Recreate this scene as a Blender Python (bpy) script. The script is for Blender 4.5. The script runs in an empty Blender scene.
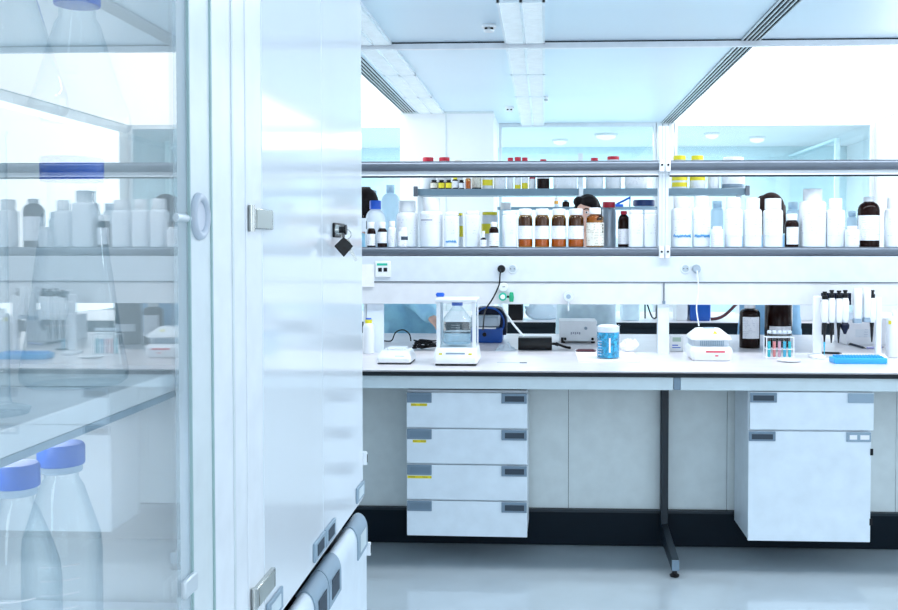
import bpy, bmesh, math, random
from mathutils import Vector, Matrix, Euler
random.seed(7)
SC = bpy.context.scene
COL = SC.collection
PI = math.pi
R = math.radians

# ------------------------------------------------------------------ camera
EYE = Vector((0.0, 0.0, 1.47))
F = 1000.0
PPX, PPY = 498.0, 274.0
YAW, PITCH = math.atan(0.0466), math.atan(0.0290)
ROT = Euler((PI / 2 - PITCH, 0, YAW), 'XYZ')
M3 = ROT.to_matrix()
cd = bpy.data.cameras.new('camera')
cam = bpy.data.objects.new('camera', cd)
COL.objects.link(cam)
cam.location = EYE
cam.rotation_euler = ROT
cd.sensor_fit = 'HORIZONTAL'
cd.sensor_width = 36
cd.lens = 36 * F / 898
cd.shift_x = -(PPX - 449) / 898
cd.shift_y = -(305 - PPY) / 898
cd.clip_start = 0.02
SC.camera = cam


def ray(px, py):
    return M3 @ Vector(((px - PPX) / F, -(py - PPY) / F, -1.0))


def P(px, py, Y):            # photograph measurement -> point at depth Y
    d = ray(px, py)
    return EYE + d * (Y / d.y)


def G(px, py, z):            # -> point at height z
    d = ray(px, py)
    return EYE + d * ((z - EYE.z) / d.z)


def Q(px, py, X):            # -> point on a wall at X
    d = ray(px, py)
    return EYE + d * (X / d.x)


# ------------------------------------------------------------------ materials
MATS = {}


def mat(name, col, rough=0.45, metal=0.0, spec=0.5, vary=0.04, scale=14.0, bump=0.0, coat=0.0, emit=None, alpha=None):
    m = bpy.data.materials.new(name)
    m.use_nodes = True
    nt = m.node_tree
    b = nt.nodes['Principled BSDF']
    b.inputs['Roughness'].default_value = rough
    b.inputs['Metallic'].default_value = metal
    b.inputs['Specular IOR Level'].default_value = spec
    b.inputs['Coat Weight'].default_value = coat
    b.inputs['Coat Roughness'].default_value = 0.05
    tc = nt.nodes.new('ShaderNodeTexCoord')
    nz = nt.nodes.new('ShaderNodeTexNoise')
    nz.inputs['Scale'].default_value = scale
    nz.inputs['Detail'].default_value = 3
    nt.links.new(tc.outputs['Object'], nz.inputs['Vector'])
    rp = nt.nodes.new('ShaderNodeValToRGB')
    a = [max(0, c * (1 - vary)) for c in col[:3]]
    z = [min(1, c * (1 + vary)) for c in col[:3]]
    rp.color_ramp.elements[0].position = 0.3
    rp.color_ramp.elements[1].position = 0.7
    rp.color_ramp.elements[0].color = (*a, 1)
    rp.color_ramp.elements[1].color = (*z, 1)
    nt.links.new(nz.outputs['Fac'], rp.inputs['Fac'])
    nt.links.new(rp.outputs['Color'], b.inputs['Base Color'])
    if bump:
        bp = nt.nodes.new('ShaderNodeBump')
        bp.inputs['Strength'].default_value = bump
        bp.inputs['Distance'].default_value = 0.01
        nt.links.new(nz.outputs['Fac'], bp.inputs['Height'])
        nt.links.new(bp.outputs['Normal'], b.inputs['Normal'])
    if emit:
        b.inputs['Emission Color'].default_value = (*emit[0], 1)
        b.inputs['Emission Strength'].default_value = emit[1]
    MATS[name] = m
    return m


def thin_glass(name, tint=(0.96, 0.985, 0.99), edge=(0.55, 0.68, 0.74), ior=1.5, rough=0.0):
    """A clear wall: clear head on, absorbing more along its rim, Fresnel reflection."""
    m = bpy.data.materials.new(name)
    m.use_nodes = True
    nt = m.node_tree
    for n in list(nt.nodes):
        nt.nodes.remove(n)
    out = nt.nodes.new('ShaderNodeOutputMaterial')
    tr = nt.nodes.new('ShaderNodeBsdfTransparent')
    gl = nt.nodes.new('ShaderNodeBsdfGlossy')
    gl.inputs['Roughness'].default_value = rough
    gl.inputs['Color'].default_value = (1, 1, 1, 1)
    fr = nt.nodes.new('ShaderNodeFresnel')
    # same Fresnel on both sides of a thin wall (no total internal reflection)
    geo = nt.nodes.new('ShaderNodeNewGeometry')
    im = nt.nodes.new('ShaderNodeMix')
    im.inputs['A'].default_value = ior
    im.inputs['B'].default_value = 1.0 / ior
    nt.links.new(geo.outputs['Backfacing'], im.inputs['Factor'])
    nt.links.new(im.outputs['Result'], fr.inputs['IOR'])
    lw = nt.nodes.new('ShaderNodeLayerWeight')
    lw.inputs['Blend'].default_value = 0.35
    rp = nt.nodes.new('ShaderNodeValToRGB')
    rp.color_ramp.elements[0].position = 0.15
    rp.color_ramp.elements[0].color = (*tint, 1)
    rp.color_ramp.elements[1].position = 1.0
    rp.color_ramp.elements[1].color = (*edge, 1)
    mx = nt.nodes.new('ShaderNodeMixShader')
    nt.links.new(lw.outputs['Facing'], rp.inputs['Fac'])
    nt.links.new(rp.outputs['Color'], tr.inputs['Color'])
    nt.links.new(fr.outputs['Fac'], mx.inputs['Fac'])
    nt.links.new(tr.outputs['BSDF'], mx.inputs[1])
    nt.links.new(gl.outputs['BSDF'], mx.inputs[2])
    nt.links.new(mx.outputs['Shader'], out.inputs['Surface'])
    MATS[name] = m
    return m


def milky(name, col, amount=0.5, tint=(0.9, 0.96, 1.0)):
    """translucent moulded plastic: part clear, part scattering"""
    m = bpy.data.materials.new(name)
    m.use_nodes = True
    nt = m.node_tree
    b = nt.nodes['Principled BSDF']
    b.inputs['Base Color'].default_value = (*col, 1)
    b.inputs['Roughness'].default_value = 0.3
    tl = nt.nodes.new('ShaderNodeBsdfTranslucent')
    tl.inputs['Color'].default_value = (*col, 1)
    tr = nt.nodes.new('ShaderNodeBsdfTransparent')
    tr.inputs['Color'].default_value = (*tint, 1)
    m1 = nt.nodes.new('ShaderNodeMixShader')
    m1.inputs['Fac'].default_value = 0.4
    m2 = nt.nodes.new('ShaderNodeMixShader')
    m2.inputs['Fac'].default_value = amount
    nt.links.new(b.outputs['BSDF'], m1.inputs[1])
    nt.links.new(tl.outputs['BSDF'], m1.inputs[2])
    nt.links.new(m1.outputs['Shader'], m2.inputs[1])
    nt.links.new(tr.outputs['BSDF'], m2.inputs[2])
    nt.links.new(m2.outputs['Shader'], nt.nodes['Material Output'].inputs['Surface'])
    MATS[name] = m
    return m


def emitter(name, col, strength):
    m = bpy.data.materials.new(name)
    m.use_nodes = True
    nt = m.node_tree
    for n in list(nt.nodes):
        nt.nodes.remove(n)
    out = nt.nodes.new('ShaderNodeOutputMaterial')
    e = nt.nodes.new('ShaderNodeEmission')
    e.inputs['Color'].default_value = (*col, 1)
    e.inputs['Strength'].default_value = strength
    nt.links.new(e.outputs['Emission'], out.inputs['Surface'])
    MATS[name] = m
    return m


def printed(name, paper, ink, freq=150.0, cover=0.5):
    """paper with rows of small illegible print"""
    m = mat(name, paper, 0.6, vary=0.02)
    nt = m.node_tree
    b = nt.nodes['Principled BSDF']
    tc = nt.nodes.new('ShaderNodeTexCoord')
    sep = nt.nodes.new('ShaderNodeSeparateXYZ')
    nt.links.new(tc.outputs['Object'], sep.inputs[0])
    mu = nt.nodes.new('ShaderNodeMath'); mu.operation = 'MULTIPLY'; mu.inputs[1].default_value = freq
    nt.links.new(sep.outputs['Z'], mu.inputs[0])
    fc = nt.nodes.new('ShaderNodeMath'); fc.operation = 'FRACT'
    nt.links.new(mu.outputs[0], fc.inputs[0])
    lt = nt.nodes.new('ShaderNodeMath'); lt.operation = 'LESS_THAN'; lt.inputs[1].default_value = 0.36
    nt.links.new(fc.outputs[0], lt.inputs[0])
    mp = nt.nodes.new('ShaderNodeMapping')
    mp.inputs['Scale'].default_value = (70, 70, freq * 0.33)
    nt.links.new(tc.outputs['Object'], mp.inputs['Vector'])
    nz = nt.nodes.new('ShaderNodeTexNoise'); nz.inputs['Scale'].default_value = 1.0
    nt.links.new(mp.outputs[0], nz.inputs['Vector'])
    gt = nt.nodes.new('ShaderNodeMath'); gt.operation = 'GREATER_THAN'; gt.inputs[1].default_value = 1 - cover
    nt.links.new(nz.outputs['Fac'], gt.inputs[0])
    an = nt.nodes.new('ShaderNodeMath'); an.operation = 'MULTIPLY'
    nt.links.new(lt.outputs[0], an.inputs[0]); nt.links.new(gt.outputs[0], an.inputs[1])
    mx = nt.nodes.new('ShaderNodeMix'); mx.data_type = 'RGBA'
    nt.links.new(an.outputs[0], mx.inputs['Factor'])
    old = b.inputs['Base Color'].links[0].from_socket
    nt.links.new(old, mx.inputs['A'])
    mx.inputs['B'].default_value = (*ink, 1)
    nt.links.new(mx.outputs['Result'], b.inputs['Base Color'])
    return m


WHITE = mat('white_laminate', (0.79, 0.87, 0.94), 0.35)
PAINT = mat('white_paint', (0.87, 0.90, 0.92), 0.6, vary=0.015, scale=3)
DUCTU = mat('duct_upper', (0.68, 0.74, 0.79), 0.4)
DUCTL = mat('duct_lower', (0.73, 0.75, 0.775), 0.4)
GLOSSW = mat('gloss_white_lacquer', (0.83, 0.88, 0.93), 0.09, spec=0.75, vary=0.01, scale=3)
STILE = mat('white_door_frame', (0.87, 0.90, 0.94), 0.3)
PALE = mat('pale_grey_frame', (0.74, 0.80, 0.82), 0.3)
CEIL = mat('ceiling_panel', (0.74, 0.87, 0.96), 0.35, vary=0.01, scale=2)
PANELG = mat('grey_green_panel', (0.70, 0.77, 0.78), 0.45)
TOPM = mat('worktop_laminate', (0.70, 0.675, 0.70), 0.30, vary=0.05, scale=8)
EDGE = mat('dark_edge_band', (0.012, 0.018, 0.024), 0.5, spec=0.25)
APRON = mat('pale_blue_apron', (0.66, 0.76, 0.80), 0.4)
DARK = mat('black_plinth', (0.004, 0.010, 0.017), 0.5, spec=0.12)
STEELD = mat('dark_steel', (0.012, 0.022, 0.032), 0.4, spec=0.3)
ALU = mat('brushed_aluminium', (0.14, 0.165, 0.20), 0.34, metal=0.6)
ALUL = mat('light_aluminium', (0.70, 0.76, 0.80), 0.35, metal=0.25)
GRIP = mat('blue_grey_grip', (0.19, 0.27, 0.35), 0.45)
GRIPL = mat('light_grey_plate', (0.30, 0.40, 0.49), 0.45)
GRIPD = mat('dark_grip_recess', (0.03, 0.05, 0.075), 0.5)
CHROME = mat('hinge_metal', (0.52, 0.54, 0.52), 0.25, metal=0.85)
HINGE = mat('hinge_face', (0.46, 0.50, 0.48), 0.35, metal=0.5)
BLACK = mat('black_plastic', (0.004, 0.005, 0.007), 0.4, spec=0.3)
WPLAST = mat('white_plastic', (0.86, 0.89, 0.91), 0.35)
HDPE = mat('white_jar_plastic', (0.82, 0.86, 0.90), 0.4, vary=0.02)
CAPW = mat('white_cap', (0.90, 0.92, 0.94), 0.4)
CAPB = mat('blue_cap', (0.02, 0.13, 0.72), 0.35)
CAPLB = mat('mid_blue_cap', (0.012, 0.12, 0.62), 0.4)
CAPN = mat('navy_cap', (0.01, 0.045, 0.20), 0.4)
CAPR = mat('red_cap', (0.55, 0.012, 0.04), 0.4)
CAPY = mat('yellow_cap', (0.88, 0.78, 0.03), 0.4)
CAPBG = mat('beige_cap', (0.75, 0.70, 0.62), 0.4)
BROWN = mat('dark_brown_glass', (0.012, 0.004, 0.003), 0.12, spec=0.14)
AMBER = thin_glass('amber_glass', (0.74, 0.47, 0.14), (0.10, 0.035, 0.006), 1.5)
AMBL = mat('amber_contents', (0.90, 0.40, 0.05), 0.5)  # orange of light shining through amber glass, painted in; also a band colour
GLASS = thin_glass('clear_glass', (0.95, 0.98, 0.988), (0.58, 0.70, 0.76), 1.45)
PANE = thin_glass('door_glass', (0.975, 0.99, 0.99), (0.95, 0.98, 0.98), 1.72)
TGLASS = thin_glass('cyan_partition_glass', (0.95, 0.985, 0.99), (0.92, 0.975, 0.985), 1.3)
MILK = milky('translucent_plastic', (0.72, 0.84, 0.93), 0.45)
MILKW = milky('milky_plastic', (0.86, 0.92, 0.97), 0.25)
SILVER = mat('grey_canister', (0.36, 0.43, 0.50), 0.4, metal=0.35)
PAPER = mat('paper', (0.90, 0.90, 0.93), 0.7)
LABELW = printed('white_label', (0.86, 0.88, 0.92), (0.62, 0.64, 0.71), 110, 0.45)
LABELF = printed('faint_label', (0.80, 0.84, 0.89), (0.62, 0.66, 0.74), 70, 0.40)
LABELC = printed('cream_label', (0.85, 0.83, 0.74), (0.42, 0.38, 0.30), 120, 0.5)
LABELY = mat('yellow_label', (0.86, 0.74, 0.03), 0.5)
TAPEY = printed('yellow_tape', (0.86, 0.72, 0.02), (0.25, 0.2, 0.03), 120, 0.55)
INK = mat('blue_marker', (0.02, 0.32, 0.70), 0.6)
GREYINK = mat('grey_print', (0.35, 0.37, 0.45), 0.6)
GREEN = mat('green_plastic', (0.0, 0.33, 0.16), 0.35)
TEALG = mat('teal_green_ring', (0.02, 0.50, 0.33), 0.35)
REDM = mat('red_strip', (0.70, 0.08, 0.12), 0.4)
BLUEIN = mat('blue_liquid', (0.005, 0.36, 0.66), 0.2, vary=0.6, scale=60)
TRAYB = mat('bright_blue_tray', (0.04, 0.42, 0.86), 0.45)
NAVY = mat('navy_plastic', (0.003, 0.008, 0.03), 0.5, spec=0.25)
ROYAL = mat('royal_blue', (0.01, 0.10, 0.45), 0.4)
COATL = mat('pale_blue_cloth', (0.70, 0.87, 0.99), 0.8, vary=0.10, scale=9, bump=0.35)
COATB = mat('sky_blue_cloth', (0.38, 0.72, 0.98), 0.8, vary=0.16, scale=10, bump=0.4)
COATM = mat('steel_blue_cloth', (0.28, 0.52, 0.76), 0.8, vary=0.12, scale=9, bump=0.35)
SKIN = mat('skin', (0.70, 0.42, 0.33), 0.5)
HAIRD = mat('dark_hair', (0.008, 0.006, 0.007), 0.6, spec=0.12, vary=0.4, scale=60)
HAIRB = mat('brown_hair', (0.022, 0.009, 0.008), 0.6, spec=0.12, vary=0.4, scale=60)
TROUS = mat('dark_trousers', (0.04, 0.05, 0.08), 0.8)
EYEW = mat('eye_white', (0.8, 0.82, 0.85), 0.3)
EYED = mat('eye_iris', (0.03, 0.02, 0.02), 0.2)
LIPS = mat('lips', (0.55, 0.20, 0.20), 0.5)
TEALW = mat('pale_teal_wall', (0.64, 0.82, 0.865), 0.6)
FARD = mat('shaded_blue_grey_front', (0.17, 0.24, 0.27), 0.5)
FARSH = mat('slate_shelf', (0.16, 0.25, 0.32), 0.45)
LCD = mat('lcd_green', (0.42, 0.55, 0.46), 0.3)
LIQT = mat('teal_liquid', (0.03, 0.55, 0.62), 0.2)
LIQR = mat('coral_liquid', (0.85, 0.25, 0.25), 0.2)
LIQP = mat('pink_liquid', (0.75, 0.38, 0.48), 0.2)
LIQC = mat('cyan_liquid', (0.06, 0.50, 0.72), 0.2)
CEILGLOW = emitter('luminous_ceiling', (0.93, 0.97, 1.0), 2.9)  # ceiling overexposed by daylight, imitated by emission; no lamp behind it
LAMP = emitter('lamp_diffuser', (0.86, 0.95, 1.0), 1.3)
LOUV = mat('white_louvre', (0.80, 0.88, 0.93), 0.3)
MAROON = mat('maroon_hose', (0.075, 0.012, 0.022), 0.4)


def floor_mat():
    m = mat('resin_floor', (0.46, 0.54, 0.59), 0.3, vary=0.05, scale=5, spec=0.4)
    return m


FLOORM = floor_mat()
_fb = FLOORM.node_tree.nodes['Principled BSDF']
_fb.inputs['Coat Weight'].default_value = 1.0
_fb.inputs['Coat IOR'].default_value = 1.9
_fb.inputs['Coat Roughness'].default_value = 0.09


# ------------------------------------------------------------------ mesh builder
class MB:
    def __init__(s):
        s.bm = bmesh.new()

    def face(s, vs):
        try:
            s.bm.faces.new(vs)
        except ValueError:
            pass

    def box(s, x0, x1, y0, y1, z0, z1, M=None):
        c = [Vector((x, y, z)) for z in (z0, z1) for y in (y0, y1) for x in (x0, x1)]
        if M is not None:
            c = [M @ v for v in c]
        v = [s.bm.verts.new(p) for p in c]
        for f in ((0, 2, 3, 1), (4, 5, 7, 6), (0, 1, 5, 4), (2, 6, 7, 3), (0, 4, 6, 2), (1, 3, 7, 5)):
            s.face([v[i] for i in f])
        return s

    def rings(s, rings, cap0=True, cap1=True, closed=True):
        rr = [[s.bm.verts.new(p) for p in r] for r in rings]
        n = len(rr[0])
        for a, b in zip(rr, rr[1:]):
            for i in range(n if closed else n - 1):
                j = (i + 1) % n
                s.face([a[i], a[j], b[j], b[i]])
        if cap0:
            s.face(list(reversed(rr[0])))
        if cap1:
            s.face(rr[-1])
        return s

    def lathe(s, prof, c=(0, 0, 0), n=2.0, seg=28, axis='Z', knurl=0.0, cap0=True, cap1=True, sy=1.0):
        rings = []
        c = Vector(c)
        for r, z in prof:
            ring = []
            for i in range(seg):
                t = 2 * PI * (i + 0.5) / seg
                co, si = math.cos(t), math.sin(t)
                k = 1.0 if n == 2.0 else 1.0 / (abs(co) ** n + abs(si) ** n) ** (1.0 / n)
                k *= 1 + (knurl if i % 2 else 0)
                a, b = r * k * co, r * k * si * sy
                if axis == 'Z':
                    p = Vector((a, b, z))
                elif axis == 'X':
                    p = Vector((z, a, b))
                else:
                    p = Vector((b, z, a))
                ring.append(c + p)
            rings.append(ring)
        return s.rings(rings, cap0, cap1)

    def loft(s, secs, c=(0, 0, 0), n=None, seg=24):
        """stacked rectangles: (half width, half depth, z, y offset, corner cut)"""
        c = Vector(c)
        rings = []
        for w, d, z, yo, k in secs:
            pts = [(w - k, -d), (w, -d + k), (w, d - k), (w - k, d), (-w + k, d), (-w, d - k), (-w, -d + k), (-w + k, -d)]
            rings.append([c + Vector((x, y + yo, z)) for x, y in pts])
        return s.rings(rings)

    def cyl(s, p0, p1, r0, r1=None, seg=12, caps=True):
        r1 = r0 if r1 is None else r1
        p0, p1 = Vector(p0), Vector(p1)
        d = (p1 - p0).normalized()
        u = d.orthogonal().normalized()
        w = d.cross(u)
        ra = [[p + (u * math.cos(2 * PI * i / seg) + w * math.sin(2 * PI * i / seg)) * r for i in range(seg)] for p, r in ((p0, r0), (p1, r1))]
        return s.rings(ra, caps, caps)

    def tube(s, pts, r, seg=8, steps=6):
        pts = [Vector(p) for p in pts]
        sm = []
        for i in range(len(pts) - 1):
            a = pts[max(i - 1, 0)]; b = pts[i]; c = pts[i + 1]; d = pts[min(i + 2, len(pts) - 1)]
            for k in range(steps):
                t = k / steps
                sm.append(0.5 * ((2 * b) + (c - a) * t + (2 * a - 5 * b + 4 * c - d) * t * t + (3 * b - a - 3 * c + d) * t ** 3))
        sm.append(pts[-1])
        up = None
        rings = []
        for i, p in enumerate(sm):
            d = (sm[min(i + 1, len(sm) - 1)] - sm[max(i - 1, 0)]).normalized()
            if up is None:
                up = d.orthogonal().normalized()
            up = (up - d * up.dot(d)).normalized()
            w = d.cross(up)
            rings.append([p + (up * math.cos(2 * PI * k / seg) + w * math.sin(2 * PI * k / seg)) * r for k in range(seg)])
        return s.rings(rings)

    def ball(s, c, rad, seg=20, rows=12):
        c = Vector(c)
        rx, ry, rz = rad if hasattr(rad, '__len__') else (rad, rad, rad)
        rings = []
        for j in range(rows + 1):
            f = -PI / 2 + PI * j / rows
            f = max(-PI / 2 + 0.05, min(PI / 2 - 0.05, f))
            rings.append([c + Vector((rx * math.cos(f) * math.cos(2 * PI * i / seg), ry * math.cos(f) * math.sin(2 * PI * i / seg), rz * math.sin(f))) for i in range(seg)])
        return s.rings(rings)

    def capsule(s, p0, r0, p1, r1):
        s.cyl(p0, p1, r0, r1, 16)
        s.ball(p0, r0, 16, 10)
        s.ball(p1, r1, 16, 10)
        return s

    def patch(s, r, z0, z1, a0, a1, n=2.0, seg=14, th=0.0008, sy=1.0):
        """a label lying on a bottle wall, angles from the front (-Y)"""
        inn, out = [], []
        for i in range(seg + 1):
            t = -PI / 2 + a0 + (a1 - a0) * i / seg
            co, si = math.cos(t), math.sin(t)
            k = 1.0 if n == 2.0 else 1.0 / (abs(co) ** n + abs(si) ** n) ** (1.0 / n)
            inn.append((r * k * co, r * k * si * sy))
            out.append(((r + th) * k * co, (r + th) * k * si * sy))
        rings = []
        for lst, z in ((inn, z0), (out, z0), (out, z1), (inn, z1), (inn, z0)):
            rings.append([Vector((x, y, z)) for x, y in lst])
        return s.rings(rings, False, False, closed=False)

    def torus(s, c, Rr, r, axis='X', seg=32, ms=10, sx=1.0):
        c = Vector(c)
        vv = []
        for i in range(seg):
            t = 2 * PI * i / seg
            ring = []
            for j in range(ms):
                f = 2 * PI * j / ms
                rad = Rr + r * math.cos(f)
                h = r * math.sin(f) * sx
                a, b = rad * math.cos(t), rad * math.sin(t)
                p = Vector((h, a, b)) if axis == 'X' else (Vector((a, h, b)) if axis == 'Y' else Vector((a, b, h)))
                ring.append(s.bm.verts.new(c + p))
            vv.append(ring)
        for i in range(seg):
            for j in range(ms):
                s.face([vv[i][j], vv[(i + 1) % seg][j], vv[(i + 1) % seg][(j + 1) % ms], vv[i][(j + 1) % ms]])
        return s

    def prism(s, poly, y0, y1, plane='XZ'):
        def pt(a, b, h):
            return Vector((a, h, b)) if plane == 'XZ' else (Vector((h, a, b)) if plane == 'YZ' else Vector((a, b, h)))
        return s.rings([[pt(a, b, y0) for a, b in poly], [pt(a, b, y1) for a, b in poly]])

    def build(s, name, m, parent=None, bevel=0.0, seg=2, loc=None, smooth=True):
        bm = s.bm
        bmesh.ops.recalc_face_normals(bm, faces=bm.faces[:])
        for f in bm.faces:
            f.smooth = smooth
        for e in bm.edges:
            if len(e.link_faces) == 2 and e.calc_face_angle(0) > R(38):
                e.smooth = False
        me = bpy.data.meshes.new(name)
        bm.to_mesh(me)
        bm.free()
        me.materials.append(m)
        o = bpy.data.objects.new(name, me)
        COL.objects.link(o)
        if parent is not None:
            o.parent = parent
        if loc is not None:
            o.location = loc
        if bevel:
            b = o.modifiers.new('bevel', 'BEVEL')
            b.width = bevel
            b.segments = seg
            b.limit_method = 'ANGLE'
            b.angle_limit = R(40)
        return o


def tag(o, label=None, cat=None, group=None, kind=None):
    if label: o['label'] = label
    if cat: o['category'] = cat
    if group: o['group'] = group
    if kind: o['kind'] = kind
    return o


def thing(name, label, cat, loc=(0, 0, 0), group=None, rz=0.0):
    o = bpy.data.objects.new(name, None)
    o.empty_display_size = 0.05
    COL.objects.link(o)
    o.location = loc
    o.rotation_euler = (0, 0, rz)
    return tag(o, label, cat, group)


def struct(name, mb, m, parent=None, **k):
    o = mb.build(name, m, parent, **k)
    if parent is None:
        o['kind'] = 'structure'
    return o


def B(*a):
    return MB().box(*a)


# ------------------------------------------------------------------ the room
HC = 2.80
YJ = 6.58          # where the ceiling changes
YB = 11.0          # glazed back partition
XR, XL = 3.56, -3.5
SLR, SLL = 1.265, -1.30
struct('floor', B(XL - .1, XR + .1, -3.1, 14.0, -0.1, 0), FLOORM)
struct('wall_right', B(XR, XR + .1, -3, YB, 0, HC), PAINT)
struct('wall_left', B(XL - .1, XL, -3, YB, 0, HC), PAINT)
struct('wall_behind', B(XL, XR, -3.1, -3, 0, HC), PAINT)
struct('ceiling', B(XL, XR, -3, YJ, HC, HC + .1), CEIL)
struct('ceiling_centre', B(SLL + .005, SLR, YJ, YB, HC, HC + .1), CEIL)
SW = 0.125
SLOTB = mat('slot_black', (0.003, 0.004, 0.006), 1.0, spec=0.0)
tag(B(SLR + SW, XR, YJ + .03, YB, HC + .01, HC + .09).build('luminous_ceiling', CEILGLOW), 'bright white backlit ceiling field on the right beyond the air slots', 'ceiling light')
tag(B(XL, SLL - SW, YJ + .03, YB, HC + .01, HC + .09).build('luminous_ceiling', CEILGLOW), 'bright white backlit ceiling field on the left behind the tall cabinet', 'ceiling light')
# the thin ceiling rail across the room
tr = struct('trim_1', B(XL, XR, YJ - .012, YJ + .03, HC - .045, HC - .009), STILE, bevel=.003)
struct('trim_5', B(XL, XR, YJ - .008, YJ + .026, HC - .0088, HC - .0005), STEELD)  # dark strip standing in for the shadow gap above the rail
# linear air slots, left and right
for x0, word in ((SLR, 'right'), (SLL - SW + .005, 'left')):
    for (ya, yb, part) in ((2.0, YJ - .014, 'near'), (YJ + .032, YB - .002, 'far')):
        zb = HC
        t = thing('air_diffuser', 'dark four-slot linear air grille, %s ceiling line, %s the cross rail' % (word, 'this side of' if part == 'near' else 'beyond'),
                  'ceiling vent', (x0, ya, HC), 'linear air grilles in the ceiling')
        L = yb - ya
        B(0.001, SW - .006, 0, L, -.004, .03 if part == 'far' else -.001).build('duct_slot', SLOTB, t)
        mb = MB()
        w = (SW - .006 - 4 * .019) / 5
        for k in range(5):
            xx = .001 + k * (w + .019)
            mb.box(xx, xx + w, 0, L, -.014, -.004)
        mb.build('blade', ALUL, t)
# louvred lights: two rows of segments
seg_y = [(4.26, 5.41), (5.43, 6.55), (6.63, 7.72), (7.74, 8.86), (8.88, 9.96), (9.98, 10.98)]
dist = ['nearest', 'second nearest', 'third nearest', 'fourth nearest', 'second farthest', 'farthest']
for xa, xb, row in ((-0.262, 0.0, 'centre'), (-1.25, -1.0, 'left')):
    for i, (ya, yb) in enumerate(seg_y):
        if row == 'left' and i > 4:
            continue
        if row == 'centre' and i == 0:
            continue
        nm = dist[i] if i < 4 else ('last before the white column' if row == 'left' else dist[i])
        t = thing('ceiling_light', 'louvred ceiling light, %s of the %s row' % (nm, row), 'ceiling light', ((xa + xb) / 2, ya, HC), 'louvred lights recessed in the ceiling')
        L, h = yb - ya, (xb - xa) / 2
        mb = MB()
        for x in (-h, -.008, h - .014):
            mb.box(x, x + (.016 if x == -.008 else .014), 0, L, -.022, -.001)
        mb.box(-h, h, 0, .014, -.022, -.001).box(-h, h, L - .014, L, -.022, -.001)
        mb.build('frame', LOUV, t)
        for sx in (-1, 1):
            a, b = (-h + .015, -.009) if sx < 0 else (.009, h - .015)
            B(a, b, .015, L - .015, -.006, -.002).build('diffuser', LAMP, t)
            mb = MB()
            n = int(L / .05)
            for k in range(1, n):
                y = L * k / n
                mb.box(a, b, y - .003, y + .003, -.020, -.0065)
            mb.build('louvre', LOUV, t)
# detectors
for (px, py, lab) in ((489, 24.5, 'round white smoke detector on the near ceiling, left of the centre lights'),
                      (509.5, 107, 'small smoke detector on the far ceiling just left of the centre lights'),
                      (546, 97, 'tiny detector on the ceiling right beside the centre lights')):
    p = G(px, py, HC)
    s = .5 if px == 546 else 1
    t = thing('smoke_detector', lab, 'detector', (p.x, p.y, HC), 'smoke detectors')
    MB().lathe([(.042 * s, 0), (.045 * s, -.012), (.04 * s, -.022)]).build('base', WPLAST, t)
    mb = MB()
    for k in range(4):
        a = PI / 4 + k * PI / 2
        mb.cyl((.024 * s * math.cos(a), .024 * s * math.sin(a), -.021), (.024 * s * math.cos(a), .024 * s * math.sin(a), -.036), .009 * s)
    mb.build('sensor_slot', BLACK, t)
    MB().lathe([(.034 * s, -.034), (.03 * s, -.044), (.01 * s, -.047)]).build('cover', WPLAST, t)
# boxed white column and back glazing
xa, xm, xb = P(400, 120, 10.0).x, P(446, 120, 10.0).x, P(493.5, 120, 10.0).x
struct('wall_column', B(xa, xb, 10.0, YB - .05, 0, HC), PAINT)
struct('trim_2', B(xm - .006, xm + .006, 9.994, 10.0, 0, HC - .002), PANELG)
struct('trim_3', B(xa, xb, 9.985, 10.0, HC - .02, HC), PANELG)
for n, (x0, x1) in enumerate(((XL, xa - .02), (xb + .01, 1.21), (1.41, P(872, 150, YB).x))):
    struct('window_%d' % (n + 1), B(x0 + .03, x1 - .03, YB, YB + .012, .04, HC - .04), TGLASS)
    mb = MB()
    mb.box(x0, x0 + .03, YB - .03, YB + .03, 0, HC).box(x1 - .03, x1, YB - .03, YB + .03, 0, HC)
    mb.box(x0 + .0302, x1 - .0302, YB - .028, YB + .03, 0, .04).box(x0 + .0302, x1 - .0302, YB - .028, YB + .03, HC - .04, HC - .001)
    struct('window_frame_%d' % (n + 1), mb, ALUL)
mb = MB()
for k in range(3):
    mb.box(1.215 + k * .065, 1.215 + k * .065 + .055, YB - .04, YB + .04, 0, HC)
struct('trim_4', mb, ALUL)
struct('wall_back_right', B(P(872, 150, YB).x, XR, YB, YB + .1, 0, HC), PAINT)
# the room beyond the glass
YN = 13.7
struct('wall_beyond', B(XL, XR + .6, YN, YN + .1, 0, HC), TEALW)
struct('ceiling_beyond', B(XL, XR + .6, YB + .04, YN, HC, HC + .1), PAINT)
struct('wall_beyond_left', B(XL - .1, XL, YB + .1, YN, 0, HC), PAINT)
struct('wall_beyond_right', B(XR + .5, XR + .6, YB + .1, YN, 0, HC), PAINT)
struct('window_4', B(3.30, 3.312, 11.55, YN - .02, 0.02, 2.65), TGLASS)
struct('window_frame_4', MB().box(3.28, 3.33, 11.5, 11.548, 0, 2.68).box(3.28, 3.33, 11.55, YN - .02, 2.652, 2.68), TEALW)
for (px, py, w, lab) in ((606, 134, .14, 'wide shallow dome light on the ceiling beyond the glass'), (560, 139.5, .10, 'small dome light beyond the glass, left of the wide one'),
                         (712, 133, .09, 'small dome light beyond the glass, above the right-hand jars'), (757, 137, .10, 'farthest right dome light beyond the glass')):
    p = G(px, py, HC)
    y = min(p.y, 13.4)
    t = thing('dome_light', lab, 'ceiling light', (P(px, py, y).x, y, HC), 'dome lights in the room beyond')
    MB().lathe([(w, 0), (w, -.02), (w * .92, -.024)]).build('rim', PALE, t)
    MB().lathe([(w * .9, -.02), (w * .8, -.05), (w * .3, -.07)]).build('dome', LAMP, t)

# ------------------------------------------------------------------ lamps and added fill lights
XC_ = -0.54


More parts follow.
